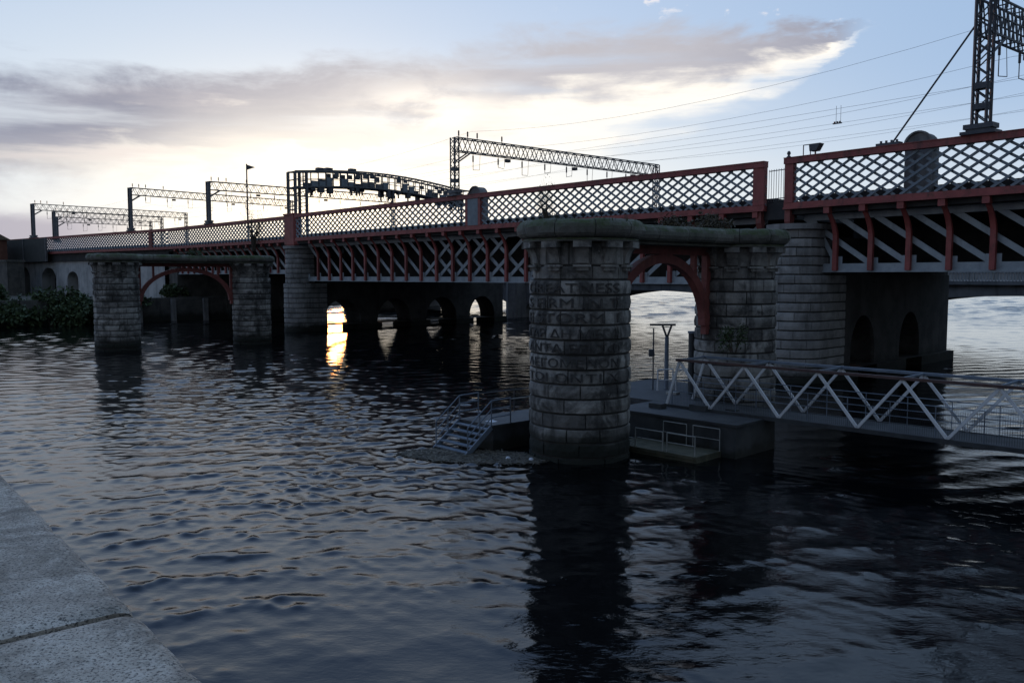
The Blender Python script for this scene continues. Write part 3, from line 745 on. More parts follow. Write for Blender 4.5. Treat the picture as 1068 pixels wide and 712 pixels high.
def truss_beam(mb, P, L, h, wd, pan, ch=.09, wb=.05):
    """P(l, c, z): l along the beam, c across, z from 0 (bottom chord) to h"""
    for c in (-wd / 2, wd / 2):
        for z in (0, h): mb.bar(P(0, c, z), P(L, c, z), ch, ch)
        n = round(L / pan)
        for i in range(n):
            a, m_, b = L * i / n, L * (i + .5) / n, L * (i + 1) / n
            mb.bar(P(a, c, 0), P(m_, c, h), wb, wb); mb.bar(P(m_, c, h), P(b, c, 0), wb, wb)
    n = round(L / pan / 1.0)
    for i in range(n + 1):
        a = L * i / n
        for z in (0, h): mb.bar(P(a, -wd / 2, z), P(a, wd / 2, z), wb, wb)

def gantry(label, F, s, n, ztop, L, h=1.25, wd=.7, mw=.7, mat='dark_galv', pan=1.3, zdrop=0.0, deco=8, stay=None, lattice_m=True, dense=False):
    root = thing('catenary_gantry', F(s, n, ZT), label, 'gantry', 'overhead line gantries across the railway bridge')
    ms = MB()
    if lattice_m: lat_mast(ms, F, s, n, ZT + .62, ztop, mw, .55, .13, .62, 2)
    else:
        for a in (-mw / 2, mw / 2): ms.box(F, s + a - .1, s + a + .1, n - .22, n + .22, ZT + .62, ztop)
        ms.box(F, s - mw / 2 + .1, s + mw / 2 - .1, n - .06, n + .06, ZT + .7, ztop)
    ms.build('mast', mat, root)
    bs = MB(); bw = mw * 1.25
    for q, (e, z0, z1) in enumerate(((1.0, .052, .22), (.72, .223, .34), (.85, .343, .6))): bs.box(F, s - bw * e, s + bw * e, n - .5 * e, n + .5 * e, ZT + z0, ZT + z1)
    bs.build('mast_base', mat, root)
    bm = MB(); P = lambda l, c, z: F(s + c, n + l, ztop - h - zdrop * (l / L) ** 2 + z)
    truss_beam(bm, P, L, h, wd, pan, .1, .06)
    if dense: 
        for c in (-wd / 2, wd / 2):
            nn = round(L / pan * 2)
            for i in range(nn): bm.bar(P(L * i / nn, c, h), P(L * (i + 1) / nn, c, 0), .05, .05)
        bm.bar(P(0, wd / 2, h / 2), P(L, wd / 2, h / 2), .07, .07); bm.bar(P(0, -wd / 2, h / 2), P(L, -wd / 2, h / 2), .07, .07)
    for c in (-wd / 2, wd / 2): bm.bar(P(.1, c, -1.1), P(1.9, c, .05), .09, .12)
    bm.build('beam', mat, root)
    fm = MB(); lat_mast(fm, F, s, n + L, ZD + .3, ztop - zdrop, .6, .45, .11, .9); fm.build('far_mast', mat, root)
    for k in range(4):     # upright insulators near the mast
        l = [.5, 1.6, 2.8, 6.0][k]
        MB().tube(P(l, 0, h), P(l, 0, h + .75), .035, 6).tube(P(l, 0, h + .25), P(l, 0, h + .7), .075, 8).build('insulator', 'insul', root)
    for k in range(deco):
        l = L * (k + .7) / (deco + .4)
        mb = MB(); dr = random.uniform(1.1, 2.0)
        mb.tube(P(l, 0, 0), P(l, 0, -dr), .03, 5); mb.tube(P(l, 0, -.25), P(l, 0, -.85), .075, 7)
        mb.tube(P(l, 0, -dr), P(l + .9, .1, -dr + random.uniform(-.15, .3)), .025, 5); mb.tube(P(l + .9, 0, 0), P(l + .9, .1, -dr + .1), .02, 5)
        if k % 3 == 1: mb.box(F, s - .2, s + .2, n + l + 1.0, n + l + 1.5, P(l, 0, -.5).z, P(l, 0, -.2).z)
        mb.build('dropper', 'dark_galv', root)
    if stay:
        MB().tube(F(s - .35, n, stay[0]), F(stay[1], n, ZT + .2), .055, 8).build('stay_rod', mat, root)
        b2 = MB().box(F, stay[1] - .9, stay[1] + .5, n - .25, n + .25, ZT + .052, ZT + .2)
        for q in range(4): b2.tube(F(stay[1] - .7 + q * .32, n, ZT + .2), F(stay[1] - .7 + q * .32, n, ZT + .36), .07, 6)
        b2.build('stay_anchor', mat, root)
    return root
gantry('tall dark lattice gantry at upper right, braced by a slanting stay rod', FR, 12.1, .1, 21.8, 26, 1.9, .75, .72, 'dark_galv', 1.1, 0, 9, (20.6, 7.2), True, True)
gantry('long lattice gantry with a twin legged mast at mid span, beside the domed block', FM, 33.6, .1, 20.1, 30.5, 1.25, .75, .6, 'galv', 1.25, 0, 9)
gantry('gantry with solid mast, just left of the tall pennant pole', FL, 24.3, .1, 20.8, 33, 1.2, .7, .6, 'galv', 1.3, 0, 8, None, False)
gantry('gantry with solid mast rising directly behind the distant ruined pier pair', FK, 12.0, .1, 21.9, 33, 1.2, .7, .6, 'galv', 1.3, 0, 8, None, False)
gantry('farthest gantry at the left end, above the dark hoarding', FK, 52.8, .1, 21.4, 33, 1.2, .7, .9, 'galv', 1.3, 0, 8, None, False)

gantry('slim gantry mast standing behind the dark hoarding at the left end', FK, 60, 7, 20.6, 24, 1.1, .6, .7, 'galv', 1.3, 0, 6, None, False)
gantry('most distant gantry, low behind the brick building at the left edge', FK, 71, 12, 20.2, 22, 1.1, .6, .7, 'galv', 1.3, 0, 6, None, False)

# signal gantry: bowed lattice bridge crowded with signal equipment
sg = thing('signal_gantry', FL(.3, .1, ZT), 'bowed signal gantry crowded with equipment boxes in front of the sun', 'gantry')
SP = lambda l, c, z: FL(-.4 + c, .2 + l, z)
SL = 28.5
def arc(l): f = l / SL; return 19.95 + 1.0 * math.sin(PI * min(1, f * 1.02 + .03)) - .5 * f
for l in (0, 1.6):
    for c in (-.9, .9): MB().bar(SP(l, c, ZD + .5), SP(l, c, arc(l)), .34, .34, (0, 1, 0)).build('leg', 'galv', sg)
lg = MB()
for z in lin(ZT + .8, 19, 4):
    lg.bar(SP(0, -.9, z), SP(0, .9, z), .1, .14); lg.bar(SP(0, -.9, z), SP(1.6, -.9, z + .6), .08, .08); lg.bar(SP(1.6, -.9, z), SP(1.6, .9, z), .1, .1)
lg.build('leg_bracing', 'galv', sg)
for c in (-.8, .8): MB().bar(SP(SL, c, ZD + .5), SP(SL, c, 19.2), .28, .28, (0, 1, 0)).build('leg', 'galv', sg)
fr = MB(); K = lin(0, SL, 26)
for c in (-.95, .95):
    for a, b in zip(K, K[1:]):
        fr.bar(SP(a, c, arc(a)), SP(b, c, arc(b)), .14, .22); fr.bar(SP(a, c, arc(a) - 2.0), SP(b, c, arc(b) - 2.0), .14, .16)
        fr.bar(SP(a, c, arc(a) - 1.0), SP(b, c, arc(b) - 1.0), .07, .07)
        fr.bar(SP(a, c, arc(a)), SP(a, c, arc(a) - 2.0), .12, .12, (0, 1, 0))
for a in K: fr.bar(SP(a, -.95, arc(a) - 2.0), SP(a, .95, arc(a) - 2.0), .1, .1); fr.bar(SP(a, -.95, arc(a)), SP(a, .95, arc(a)), .1, .1)
fr.build('bowed_frame', 'galv', sg)
wk = MB()
for a, b in zip(K, K[1:]): wk.bar(SP(a, 0, arc(a) - 2.1), SP(b, 0, arc(b) - 2.1), 1.7, .12)
wk.build('walkway', 'dark_galv', sg)
for k, (a, b) in enumerate(zip(K, K[1:])):          # cabinets and screens fixed between the posts
    for c in (-.95, .95):
        rr = random.random(); zz = arc((a + b) / 2)
        if k > 1 and rr < .62: 
            h0 = random.uniform(.55, 1.15); MB().hexa([SP(a + .1, c - .08, zz - 1.95), SP(b - random.choice((.1, .1, .5)), c - .08, zz - 1.95), SP(b - .1, c + .08, zz - 1.95), SP(a + .1, c + .08, zz - 1.95), SP(a + .1, c - .08, zz - 1.95 + h0), SP(b - .1, c - .08, zz - 1.95 + h0), SP(b - .1, c + .08, zz - 1.95 + h0), SP(a + .1, c + .08, zz - 1.95 + h0)]).build('side_panel', random.choice(('galv', 'grey', 'grey')), sg)
        if random.random() < .3: MB().bar(SP(a + .15, c * 1.05, zz - .55), SP(b - .3, c * 1.05, zz - .55), .12, random.uniform(.4, .8)).build('signal_box', random.choice(('dark_galv', 'galv')), sg)
for k in range(24):
    l = random.uniform(2.0, SL - 2.0); c = random.choice((-1.0, -.7, .3, .9)); zz = arc(l); big = 1 - abs(l / SL - .5) * .9
    dr = random.uniform(.3, 1.1) * big
    mb = MB(); wdt = random.uniform(.3, .8)
    mb.box(FL, -.4 + c - .3, -.4 + c + .3, .2 + l, .2 + l + wdt, zz - 2.1 - dr, zz - 2.15); mb.tube(SP(l + wdt / 2, c, zz - 2.1 - dr - .5), SP(l + wdt / 2, c, zz - 2.1 - dr), .12, 6)
    mb.build('signal_head', 'dark_galv', sg)
for l in (3.9, 5.2, 8.8):
    MB().box(FL, -.6, .1, l, l + .9, arc(l) + .05, arc(l) + .5).build('lamp_head', 'dark_galv', sg)

# tall pole with a pennant shaped head
pp = FL(28, 8, ZD + .5)
pr = thing('pole', pp, 'tall slim pole topped by a small pennant left of the signal gantry', 'pole')
MB().tube(pp, (pp.x, pp.y, 24.4), .16, 8, .1).build('shaft', 'dark_galv', pr)
MB().add([(pp.x, pp.y, 24.3), (pp.x + 1.3, pp.y + .2, 23.9), (pp.x + .1, pp.y, 23.5), (pp.x, pp.y + .1, 24.3), (pp.x + 1.3, pp.y + .3, 23.9), (pp.x + .1, pp.y + .1, 23.5)], [(0, 1, 2), (3, 5, 4), (0, 3, 4, 1), (1, 4, 5, 2), (2, 5, 3, 0)]).build('pennant', 'dark_galv', pr)

# wires along the tracks, strung from gantry to gantry
def wire(n, z, sag, rad, label):
    pts = []
    st = [FR(LR + 8, n, z), FR(12.1, n, z), FM(33.6, n, z), FL(24.3, n, z), FK(12.0, n, z), FK(52.8, n, z)]
    for a, b in zip(st, st[1:]):
        for i in range(10):
            f = i / 10; p = a.lerp(b, f); p.z -= sag * 4 * f * (1 - f); pts.append(p)
    pts.append(st[-1])
    o = MB().path(pts, rad, 5).build('overhead_wire', 'wire', None, origin=tuple(st[1]))
    return tag(o, label, 'wire', 'overhead wires along the railway bridge')
WL = 'thin overhead wire running along the tracks from gantry to gantry'
wires = [wire(n, z, sg_, r, WL) for n, z, sg_, r in ((4, 19.3, .9, .009), (4, 18.0, .1, .009), (9, 19.3, .9, .009), (9, 18.0, .1, .009), (14.5, 19.4, .9, .009), (14.5, 18.0, .1, .009), (20, 19.4, .9, .009), (2.2, 20.9, 1.3, .009))]
q = V((23.7, 63.2, 0))
sw = thing('section_insulator', (q.x, q.y, 18.0), 'small dark insulator assembly hung on the wires left of the stay rod', 'insulator')
Fq = Frame((q.x, q.y), (FM.d.x, FM.d.y))
MB().box(Fq, -.34, .34, -.05, .05, 17.95, 18.03).build('body', 'dark_galv', sw)
for k in range(3): MB().tube(Fq(-.2 + .2 * k, 0, 18.03), Fq(-.2 + .2 * k, 0, 18.13), .07, 7).build('disc', 'insul', sw)
MB().tube(Fq(.1, 0, 18.1), Fq(.1, 0, 19.25), .014, 5).tube(Fq(-.25, 0, 18.1), Fq(-.25, 0, 19.25), .014, 5).build('hanger', 'dark_galv', sw)

# domed masonry blocks behind the parapet
def domed(F, s, n, wd, label):
    root = thing('domed_block', F(s, n, ZD), label, 'masonry block', 'domed blocks behind the bridge parapet')
    h = wd / 2; zs_ = ZT + .0
    prof = [(-h, ZD)] + [(-h * math.cos(q), zs_ + h * 1.0 * math.sin(q)) for q in lin(0, PI, 14)] + [(h, ZD)]
    MB().prism([F(s + a, n, z) for a, z in prof], F(0, .9, 0) - F(0, 0, 0)).build('block', 'concrete', root)
    p2 = [(-h - .08, ZT - .1)] + [(-(h + .08) * math.cos(q), zs_ + (h + .08) * math.sin(q)) for q in lin(0, PI, 14)] + [(h + .08, ZT - .1)]
    A = [F(s + a, n - .1, z) for a, z in p2]; B = [F(s + a * .86, n - .1, ZT - .1 + (z - ZT + .1) * .9) for a, z in p2]
    MB().strip(A, B, F(0, .098, 0) - F(0, 0, 0)).build('rim', 'concrete', root)
domed(FR, 8.2, 1.2, 1.6, 'round topped grey block behind the right hand parapet beside the stay rod foot')
domed(FM, 31.9, 1.2, 1.8, 'round topped grey block behind the mid span parapet beside the twin legged mast')
# floodlight box on the parapet end
fl = thing('floodlight', FR(1.9, .1, ZT + .05), 'small dark floodlight box sitting on the red parapet beside the pier gap', 'floodlight')
mb = MB(); a0, a1 = 1.35, 2.5
mb.prism([FR(a, -.1, z) for a, z in ((a0 + .55, ZT + .28), (a1 - .15, ZT + .28), (a1 + .12, ZT + .72), (a0 + .5, ZT + .72))], FR(0, .5, 0) - FR(0, 0, 0)); mb.build('housing', 'dark_galv', fl)
mb = MB()
for a in (a0 + .0, a0 + .5): mb.bar(FR(a, .1, ZT + .05), FR(a, .1, ZT + .75), .05, .05, (0, 1, 0))
mb.bar(FR(a0, .1, ZT + .73), FR(a0 + .52, .1, ZT + .73), .05, .05); mb.bar(FR(a1 - .3, .1, ZT + .05), FR(a1 - .3, .1, ZT + .3), .08, .08, (0, 1, 0)); mb.build('bracket', 'dark_galv', fl)

# ------------------------------------------------------------------ road bridge farther up the river
FQ = Frame((22, 120), (.667, -.745))
rd = thing('road_bridge', FQ(0, 0, 0), 'low concrete arched road bridge with balustrade seen under the railway bridge', 'bridge')
def road_arch(s0, s1):
    mb = MB(); c = (s0 + s1) / 2; h = (s1 - s0) / 2; K = lin(0, PI, 24)
    A = [FQ(c - h * math.cos(q), 0, 1.6 + 3.3 * math.sin(q)) for q in K]; B = [FQ(c - h * math.cos(q), 0, 6.0) for q in K]
    mb.strip(A, B, FQ(0, 22, 0) - FQ(0, 0, 0)); mb.build('arch', 'concrete', rd)
    MB().box(FQ, s0 - 2.4, s1 + 2.4, -.35, 22.3, 6.003, 6.4).build('cornice', 'concrete', rd)
    bl = MB()
    n = int((s1 - s0 + 4) / .32)
    for i in range(n): x = s0 - 2 + i * .32; bl.box(FQ, x - .06, x + .06, -.1, .14, 6.403, 7.25)
    bl.box(FQ, s0 - 2.3, s1 + 2.3, -.18, .22, 7.253, 7.5); bl.build('balustrade', 'viaduct', rd)
    MB().box(FQ, s0 - 2.3, s1 + 2.3, 21.6, 21.9, 6.403, 7.5).build('far_balustrade', 'concrete', rd)
PS = [-84, -31.5, 21, 73.5]
for a, b in zip(PS, PS[1:]): road_arch(a + 2, b - 2)
for p in PS:
    mb = MB(); loop = [FQ(p + a, n, -1.5) for a, n in ((-2, 0), (-1.2, -1.6), (0, -2.2), (1.2, -1.6), (2, 0), (2, 22), (-2, 22))]
    mb.prism(loop, (0, 0, 7.3)); mb.build('pier', 'concrete', rd)
    MB().box(FQ, p - 1.4, p + 1.4, -1.2, .5, 6.41, 7.9).build('parapet_block', 'concrete', rd)

# ------------------------------------------------------------------ pontoon landing
U = V((.70, -.714)); Vv = V((.714, .70))
FP = Frame((8.45, 31.85), (-U.x, -U.y))      # s runs away from the camera's right, n deeper
po = thing('pontoon', FP(0, 0, 0), 'dark landing pontoon with pale guard rails right of the lettered pier', 'pontoon')
MB().box(FP, 0, 6.0, 0, 2.95, -.4, 1.2).build('hull', 'hull', po)
MB().box(FP, -.04, 6.0, -.04, 3.0, 1.203, 1.3).build('deck', 'deck', po)
mb = MB().box(FP, 3.6, 11, 2.98, 9.5, -.4, 1.18); mb.build('rear_hull', 'hull', po)
MB().box(FP, 3.5, 11, 3.05, 9.6, 1.183, 1.3).build('rear_deck', 'deck', po)
lw = MB()
for k in range(5): lw.box(FP, .6, 4.6, -1.75 + k * .345, -1.42 + k * .345, .12, .24)
lw.box(FP, .6, 4.6, -1.7, -.05, -.3, .11); lw.build('low_ledge', 'plank', po)
def rail(parent, pts, z0, h, r=.024, mid=True, mat='rail_pale', name='guard_rail'):
    mb = MB()
    for p in pts: mb.tube(p, p + V((0, 0, h)), r, 6)
    for a, b in zip(pts, pts[1:]):
        mb.tube(a + V((0, 0, h)), b + V((0, 0, h)), r, 6)
        if mid: mb.tube(a + V((0, 0, h * .5)), b + V((0, 0, h * .5)), r * .8, 6)
    return mb.build(name, mat, parent)
for a, b in ((.75, 2.0), (2.2, 3.5)): rail(po, [FP(a, -1.6, .24), FP(b, -1.6, .24)], 0, .72)
rail(po, [FP(3.5, -1.6, .24), FP(4.7, -1.5, .24)], 0, .3)
for a, b in ((.6, 1.8), (2.1, 3.2)): rail(po, [FP(a, -.15, .24), FP(b, -.15, .24)], 0, .85, .02)
rail(po, [FP(10.6, 3.4, 1.3), FP(9.6, 3.3, 1.3)], 0, .55)
for a, b in ((7.15, 7.95), (8.05, 8.9)): rail(po, [V((a, 41.6, 1.3)), V((b, 41.9, 1.3))], 0, 1.02, .04, mat='white')
for a, n, w_ in ((2.5, 1.8, .5), (4.3, 1.2, .4), (1.4, 2.3, .3)): MB().box(FP, a, a + w_ * 1.6, n, n + w_, 1.303, 1.303 + w_ * .5).build('deck_box', 'hull', po)
MB().box(FP, 6.3, 6.9, 5.2, 5.5, 1.303, 1.42).build('cleat', 'rail_pale', po)
# T headed lamp column and the thin sign post beside it
lp = FP(8.2, 8.9, 1.3)
def at(px, Y): return (px - 534) / 890 * Y
la = thing('lamp_post', (at(696, 42.3), 42.3, 1.3), 'steel column with forked T shaped head standing on the pontoon', 'lamp post')
x, y = at(696, 42.3), 42.3
MB().tube((x, y, 1.3), (x, y, 3.9), .12, 10, .1).build('column', 'blue', la)
mb = MB()
for sgn in (-1, 1): mb.bar((x, y, 3.85), (x + sgn * .22, y, 4.45), .09, .09)
mb.build('fork', 'dark_galv', la)
MB().bar((x - .85, y, 4.5), (x + .42, y, 4.5), .14, .1).build('cross_arm', 'dark_galv', la)
x2 = at(682, 42.0)
sp_ = thing('sign_post', (x2, 42.0, 1.3), 'thin dark post with a small box left of the forked lamp column', 'post')
MB().tube((x2, 42.0, 1.3), (x2, 42.0, 4.35), .035, 6).build('post', 'dark_galv', sp_)
MB().box(Frame((x2 - .1, 42), (1, 0)), -.12, .14, -.1, .1, 2.95, 3.3).build('box', 'dark_galv', sp_)
x3 = at(723, 40.5)
pl = thing('mooring_post', (x3, 40.5, -1), 'thick blue black mooring post beside the rear drum of the lettered pier', 'mooring post')
MB().tube((x3, 40.5, -1), (x3, 40.5, 4.2), .2, 12).build('pile', 'hull', pl, smooth=False)
MB().tube((x3, 40.5, 4.2), (x3, 40.5, 4.3), .24, 12).build('pile_cap', 'blue', pl)

# ------------------------------------------------------------------ gangway
GU = V((.705, -.709)).normalized()
FG = Frame((8.2, 35.0), GU)                  # s towards lower right, n deeper
PL = 3.07; ZB, ZG = 1.42, 3.3; GW = 2.0
gw = thing('gangway', FG(0, 0, 0), 'white zigzag trussed gangway sloping off to the right bank', 'gangway')
N = 8
s_end = PL * (N + .5)
bc = MB()
for n in (0, GW): bc.box(FG, -2.2, s_end, n - .07, n + .07, ZB - .16, ZB)
bc.build('bottom_chord', 'hull', gw)
MB().box(FG, -2.2, s_end, .074, GW - .074, ZB - .1, ZB - .02).build('walkway_deck', 'deck', gw)
for n in (0, GW):
    MB().box(FG, -PL * .55, s_end, n - .08, n + .08, ZG, ZG + .1).build('top_chord', 'blue' if n else 'rust_rail', gw)
    for k in range(-1, N):
        for a, b in ((PL * k, PL * (k + .5)), (PL * (k + 1), PL * (k + .5))):
            if a < -.1: continue
            MB().bar(FG(a, n, ZB), FG(b, n, ZG), .08, .1).build('truss_diagonal', 'white', gw)
    if True:
        MB().bar(FG(-2.15, n, ZB), FG(-PL * .5, n, ZG), .08, .1).build('end_diagonal', 'white', gw)
for k in range(-1, N): MB().bar(FG(PL * (k + .5), 0, ZG + .05), FG(PL * (k + .5), GW, ZG + .05), .07, .08).build('cross_tie', 'blue', gw)
hr = MB()
for n in (.18, GW - .18):
    for z in (.55, 1.05): hr.tube(FG(-2, n, ZB + z), FG(s_end, n, ZB + z), .017, 6)
    s = -2.0
    while s < s_end: hr.tube(FG(s, n, ZB - .02), FG(s, n, ZB + 1.05), .018, 5); s += PL / 2
hr.build('handrail', 'blue', gw)
for n in (.12, GW - .12):
    im = MB(); s = -2.0
    while s < s_end: im.bar(FG(s, n, ZB), FG(s, n, ZB + .95), .006, .006, (0, 1, 0)); s += .075
    im.build('mesh_infill', 'near_black', gw)

# ------------------------------------------------------------------ landing platform with steps (left of the lettered pier)
FS = Frame((-.78, 33.35), (-.66, .751))       # s along the stair width, n towards the deck
ld = thing('landing_platform', FS(0, 0, 0), 'blue grey steel landing stage with steps, left of the lettered pier', 'landing stage')
MB().box(FS, 0, 2.15, .05, 7.5, -.4, .93).build('hull', 'hull', ld)
MB().box(FS, -.03, 2.18, 0, 7.5, .933, 1.03).build('deck', 'deck', ld)
st = MB()
for k in range(5):
    z = .9 - k * .2; n = -.12 - k * .26
    st.box(FS, .1, 2.05, n - .14, n + .12, z - .05, z)
st.build('stair_tread', 'blue', ld)
for s in (.05, 2.1):
    MB().bar(FS(s, 0, .95), FS(s, -1.3, -.05), .06, .2).build('stringer', 'blue', ld)
    h = MB(); up = V((0, 0, 1.0))
    tb, tt = FS(s, -1.2, .05), FS(s, 0.0, 1.0); dk = FS(s, 1.0, 1.03)
    for d in (1.0, .66, .33): h.tube(tb + up * d, tt + up * d, .028, 6); h.tube(tt + up * d, dk + up * d, .028, 6)
    for p in (tb, tb.lerp(tt, .5), tt, dk): h.tube(p, p + up, .028, 6)
    h.build('stair_rail', 'blue', ld)
rail(ld, [FS(.05, 1.0, 1.03), FS(.05, 2.3, 1.03)], 0, .95, .028, False, 'rail_pale')
rail(ld, [FS(2.1, 1.0, 1.03), FS(2.1, 3.0, 1.03), FS(2.1, 5, 1.03)], 0, .95, .024, False, 'dark_galv')
mb = MB()
mb.add([FS(.5, .45, 1.034), FS(.95, .4, 1.034), FS(1.0, .8, 1.05), FS(.55, .75, 1.036)], [(0, 1, 2, 3)]); mb.build('deck_plate', 'pale', ld)

# floating driftwood and leaves caught against the stage
db = MB()
for i in range(3600):
    a = random.uniform(0, 2 * PI); q = math.sqrt(random.random())
    px = -1.45 + 3.3 * q * math.cos(a) * .86 - 1.1 * q * math.sin(a) * .5; py = 32.25 + 1.25 * q * math.sin(a) - .35 * q * math.cos(a)
    if (px - 2.62) ** 2 + (py - 32.85) ** 2 < 4: continue
    L = random.choice((.08, .1, .15, .2, .3, .5)) * random.uniform(.6, 1.6); th = random.uniform(0, PI)
    dvec = V((math.cos(th), math.sin(th), random.uniform(-.05, .12))) * L / 2
    c = V((px, py, random.uniform(.015, .05)))
    db.bar(c - dvec, c + dvec, random.uniform(.015, .05), random.uniform(.015, .03))
o = structure(db.build('floating_debris', 'wood'), 'stuff')
for (px_, py_, l_) in ((.72, 31.55, 'white litter scrap floating against the lettered pier'), (-.15, 31.75, 'smaller white litter scrap floating among driftwood below the steps')):
    mb = MB().lathe((px_, py_), [(.001, .14), (.06, .12), (.1, .06), (.09, .0)], 8); tag(mb.build('litter', 'pale', origin=(px_, py_, 0), smooth=True), l_, 'litter')

# ------------------------------------------------------------------ south bank
BK = Frame((-50.2, 134.0), (.70, .714))      # along the bank, n>0 ... check side below
bank = MB()
BU = V((.714, -.70))                          # towards the river
def B(a, n, z): q = V((-50.2, 134.0)) + V((.70, .714)) * a - BU * n; return V((q.x, q.y, z))
ND = V((.03, 1.0)).normalized()
def B2(a, n, z): q = V((-50.2, 134.0)) + V((.70, .714)) * 6 + ND * a + V((-1, .03)) * n; return V((q.x, q.y, z))
loop = [B(-500, 1.0, -2), B(6, 1.0, -2), B2(2500, 1.0, -2), (-3000, 2600, -2), (-3000, -300, -2)]
bank.prism(loop, (0, 0, 5.2)); structure(bank.build('riverbank', 'earth'))
qw = MB().hexa([B(-45, 0, -2), B(6, 0, -2), B(6, 1.0, -2), B(-45, 1.0, -2), B(-45, .3, 3.6), B(6, .3, 3.6), B(6, 1.0, 3.6), B(-45, 1.0, 3.6)])
qw.hexa([B2(0, 0, -2), B2(300, 0, -2), B2(300, 1.0, -2), B2(0, 1.0, -2), B2(0, .3, 3.598), B2(300, .3, 3.598), B2(300, 1.0, 3.598), B2(0, 1.0, 3.598)])
quay = thing('quay_wall', B(0, 0, 0), 'dark buttressed quay wall on the far bank behind the distant piers', 'wall')
qw.build('wall_face', 'quay', quay)
for k in range(5):
    a = -19 + k * 5.2; MB().hexa([B(a, -.5, -2), B(a + .7, -.5, -2), B(a + .7, .2, -2), B(a, .2, -2), B(a, -.25, 3.4), B(a + .7, -.25, 3.4), B(a + .7, .32, 3.4), B(a, .32, 3.4)]).build('buttress', 'concrete', quay)
# dark stone block, hoarding, building at the left edge
def Kp(px, n, z):   # a point on the viaduct line
    return FK(px, n, z)
ho = thing('hoarding', FK(48, -1, 9.7), 'tall green black hoarding panel on the viaduct at the left end', 'hoarding')
MB().box(FK, 44.8, 66.8, -.9, -.72, 9.75, 14.3).build('panel', 'fence', ho)
fm = MB()
for a in (44.6, 55.5, 66.8): fm.box(FK, a, a + .22, -1.0, -.62, 9.75, 14.4)
fm.build('frame', 'galv', ho)
bk = thing('brick_building', (-106, 170, 3.2), 'brown brick building with shallow tan roof at the left edge', 'building')
Fb = Frame((-105.5, 170), (-.765, .642))
MB().box(Fb, 0, 14, 0, 5, 3.2, 14.2).build('wall', 'brick', bk)
mb = MB(); mb.prism([Fb(-.6, -.6, 14.2), Fb(-.6, 2.5, 15.9), Fb(-.6, 5.6, 14.2)], Fb(15, 0, 0) - Fb(-.0, 0, 0)); mb.build('roof', 'tile', bk)
MB().box(Fb, -.06, -.003, 1.5, 3.5, 9, 12).build('window', 'hull', bk)
sbk = MB().box(Frame((-95.5, 162), (-.765, .642)), 0, 12, 0, 3, 3, 9.6); sbk.box(Frame((-95.5, 162), (-.765, .642)), -.2, 12.2, -.2, 3.2, 9.6, 10.0)
tag(sbk.build('stone_abutment', 'quay', origin=(-95.5, 162, 3)), 'dark stone abutment block at the left edge beside the whitewashed arches', 'abutment')

# ------------------------------------------------------------------ vegetation
def bush(name, label, cat, c, rx, ry, rz, n, size, mat='leaf', group=None, clumps=9, stems=7, upright=.0):
    c = V(c); root = thing(name, c, label, cat, group)
    q = np.random.default_rng(int(abs(c.x * 31 + c.y * 17) * 10) % 100000)
    cl = [(V((q.uniform(-.65, .65) * rx, q.uniform(-.65, .65) * ry, q.uniform(.25, .8) * rz)), q.uniform(.3, .55)) for _ in range(clumps)]
    mb = MB()
    for i in range(n):
        cc, k = cl[q.integers(len(cl))]
        d = V(q.normal(size=3)); d.normalize(); rr = q.random() ** .45
        p = c + cc + V((d.x * rx * k * rr, d.y * ry * k * rr, d.z * rz * k * .9 * rr))
        if p.z < c.z: p.z = c.z + q.random() * .3
        nrm = V(q.normal(size=3)); nrm.z += .4; nrm.normalize(); x = nrm.orthogonal().normalized(); y = nrm.cross(x)
        a = q.uniform(0, 6.28); x, y = x * math.cos(a) + y * math.sin(a), y * math.cos(a) - x * math.sin(a)
        s = size * q.uniform(.6, 1.4)
        mb.add([p - x * s * .5, p + y * s * .28, p + x * s * .6, p - y * s * .28], [(0, 1, 2, 3)])
    mb.build('foliage', mat, root)
    sm = MB()
    for i in range(stems):
        cc, k = cl[i % len(cl)]
        a = c + V((q.uniform(-.15, .15) * rx, q.uniform(-.15, .15) * ry, 0)); e = c + cc; m_ = a.lerp(e, .5) + V((q.uniform(-.1, .1) * rx, 0, .1 * rz))
        sm.tube(a, m_, .05 * rz / 3 + .012, 5, .03 * rz / 3 + .01); sm.tube(m_, e, .03 * rz / 3 + .01, 5, .008)
        for b in range(3):
            sm.tube(m_.lerp(e, .4 + .2 * b), e + V((q.normal() * rx * .35, q.normal() * ry * .35, q.uniform(.0, .4) * rz)), .012, 4, .005)
    sm.build('stem', 'bark', root)
    return root
bl = ['dense dark shrub at water level at the left edge of the frame', 'broad dark shrub below the first whitewashed arch', 'tall dark shrub below the middle whitewashed arch', 'dark shrub below the small third arch beside the distant pier',
      'low shrub on the far bank behind the distant front pier', 'shrub on the quay top seen through the wide red arch', 'pale scrubby bush on the quay seen through the wide red arch', 'large dark bush behind the left edge shrub', 'rounded dark bush between the arches and the water']
bs_ = [((-76, 113, .1), 5.0, 3.5, 4.8), ((-73, 122, .5), 5, 4, 5.4), ((-64, 119, -.1), 5.0, 3.5, 5.0), ((-60, 122.5, 0), 4.5, 3.5, 4.5), ((-57, 127, 2.0), 4, 3, 2.2), ((-55.5, 140, 3.2), 3.5, 3, 2.6), ((-51.5, 146, 3.2), 3.2, 3, 2.2), ((-84, 128, 2.8), 6, 4, 3.6), ((-70, 115, -.1), 5, 3, 4.0)]
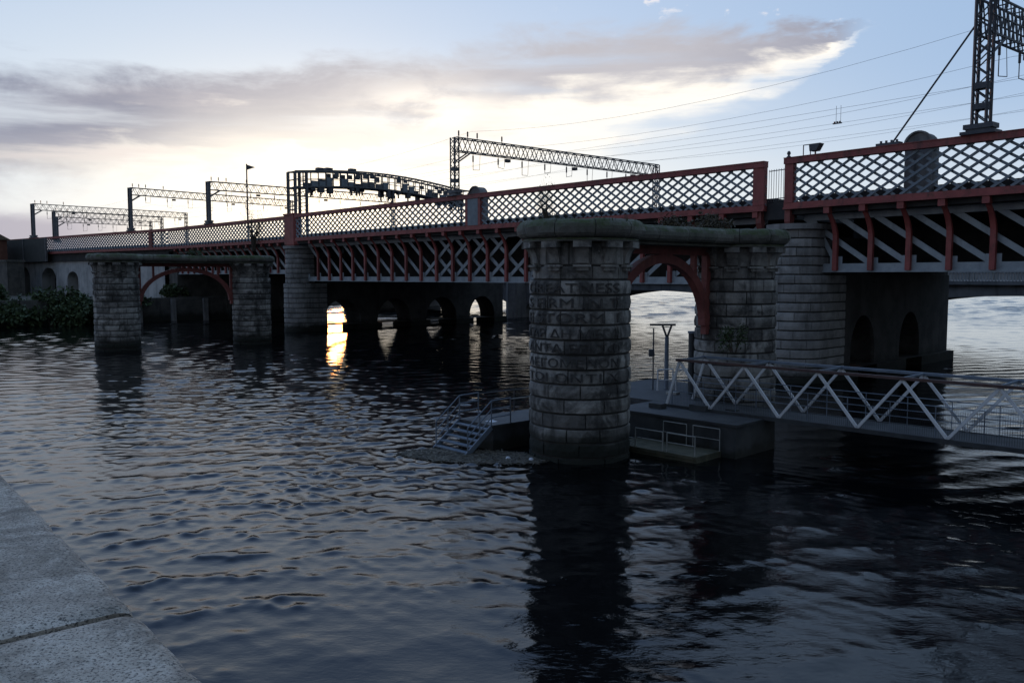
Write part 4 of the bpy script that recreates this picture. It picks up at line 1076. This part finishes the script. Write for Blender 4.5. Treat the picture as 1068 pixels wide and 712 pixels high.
for l_, (c, rx, ry, rz) in zip(bl, bs_): bush('shrub', l_, 'shrub', c, rx, ry, rz, 2600, .55, 'leaf', 'shrubs along the far river bank', 10)
G2 = 'plants rooted in the old stone and ironwork'
mp = lambda a, n, z: Frame((2.62, 32.85), (.757, .653))(a, n, z)
bush('plant', 'low brown plant growing on the mossy coping above the red arch', 'plant', mp(6.6, .35, 8.85), 1.1, .8, .75, 650, .12, 'leaf_brown', G2, 7, 8)
bush('plant', 'low brown plant growing at the rear end of the mossy coping', 'plant', mp(9.3, .3, 8.85), 1.2, .8, .85, 750, .12, 'leaf_brown', G2, 7, 8)
bush('plant', 'dark leafy plant hanging at the foot of the red arch on the rear drum', 'plant', mp(7.9, -1.5, 3.6), .8, .5, 1.2, 600, .11, 'leaf', G2, 6, 6)
bush('plant', 'wispy buddleia growing over the lattice just left of the joint pilaster', 'plant', FL(9, -.5, ZD - 1.0), 1.6, .6, 5.6, 700, .14, 'leaf_brown', G2, 9, 14)
bush('plant', 'wispy buddleia growing over the lattice right of mid span', 'plant', FM(20.3, -.4, ZD - .8), 1.1, .5, 4.0, 650, .12, 'leaf', G2, 8, 14)
bush('plant', 'small tuft on the coping of the distant left pier pair', 'plant', (-31, 84.4, 8.9), 1.0, .7, .6, 300, .14, 'leaf', G2, 5, 5)

tf = MB()
for i in range(1500):
    if random.random() < .55:
        a = random.uniform(0, 2 * PI); r = random.uniform(1.7, 2.4); x, y = 2.62 + r * math.cos(a), 32.85 + r * math.sin(a); z = 8.93
    else:
        q = mp(random.uniform(2.2, 11.8), random.uniform(-1.1, 1.1), 0); x, y = q.x, q.y; z = 8.9
    if mnoise.noise(V((x * 1.3, y * 1.3, 2))) < .0: continue
    h = random.uniform(.04, .16); lx, ly = random.uniform(-.06, .06), random.uniform(-.06, .06); w_ = random.uniform(.006, .014)
    tf.add([(x - w_, y, z - .05), (x + w_, y, z - .05), (x + lx, y + ly, z + h)], [(0, 1, 2)])
structure(tf.build('moss_tufts', 'leaf'), 'stuff')
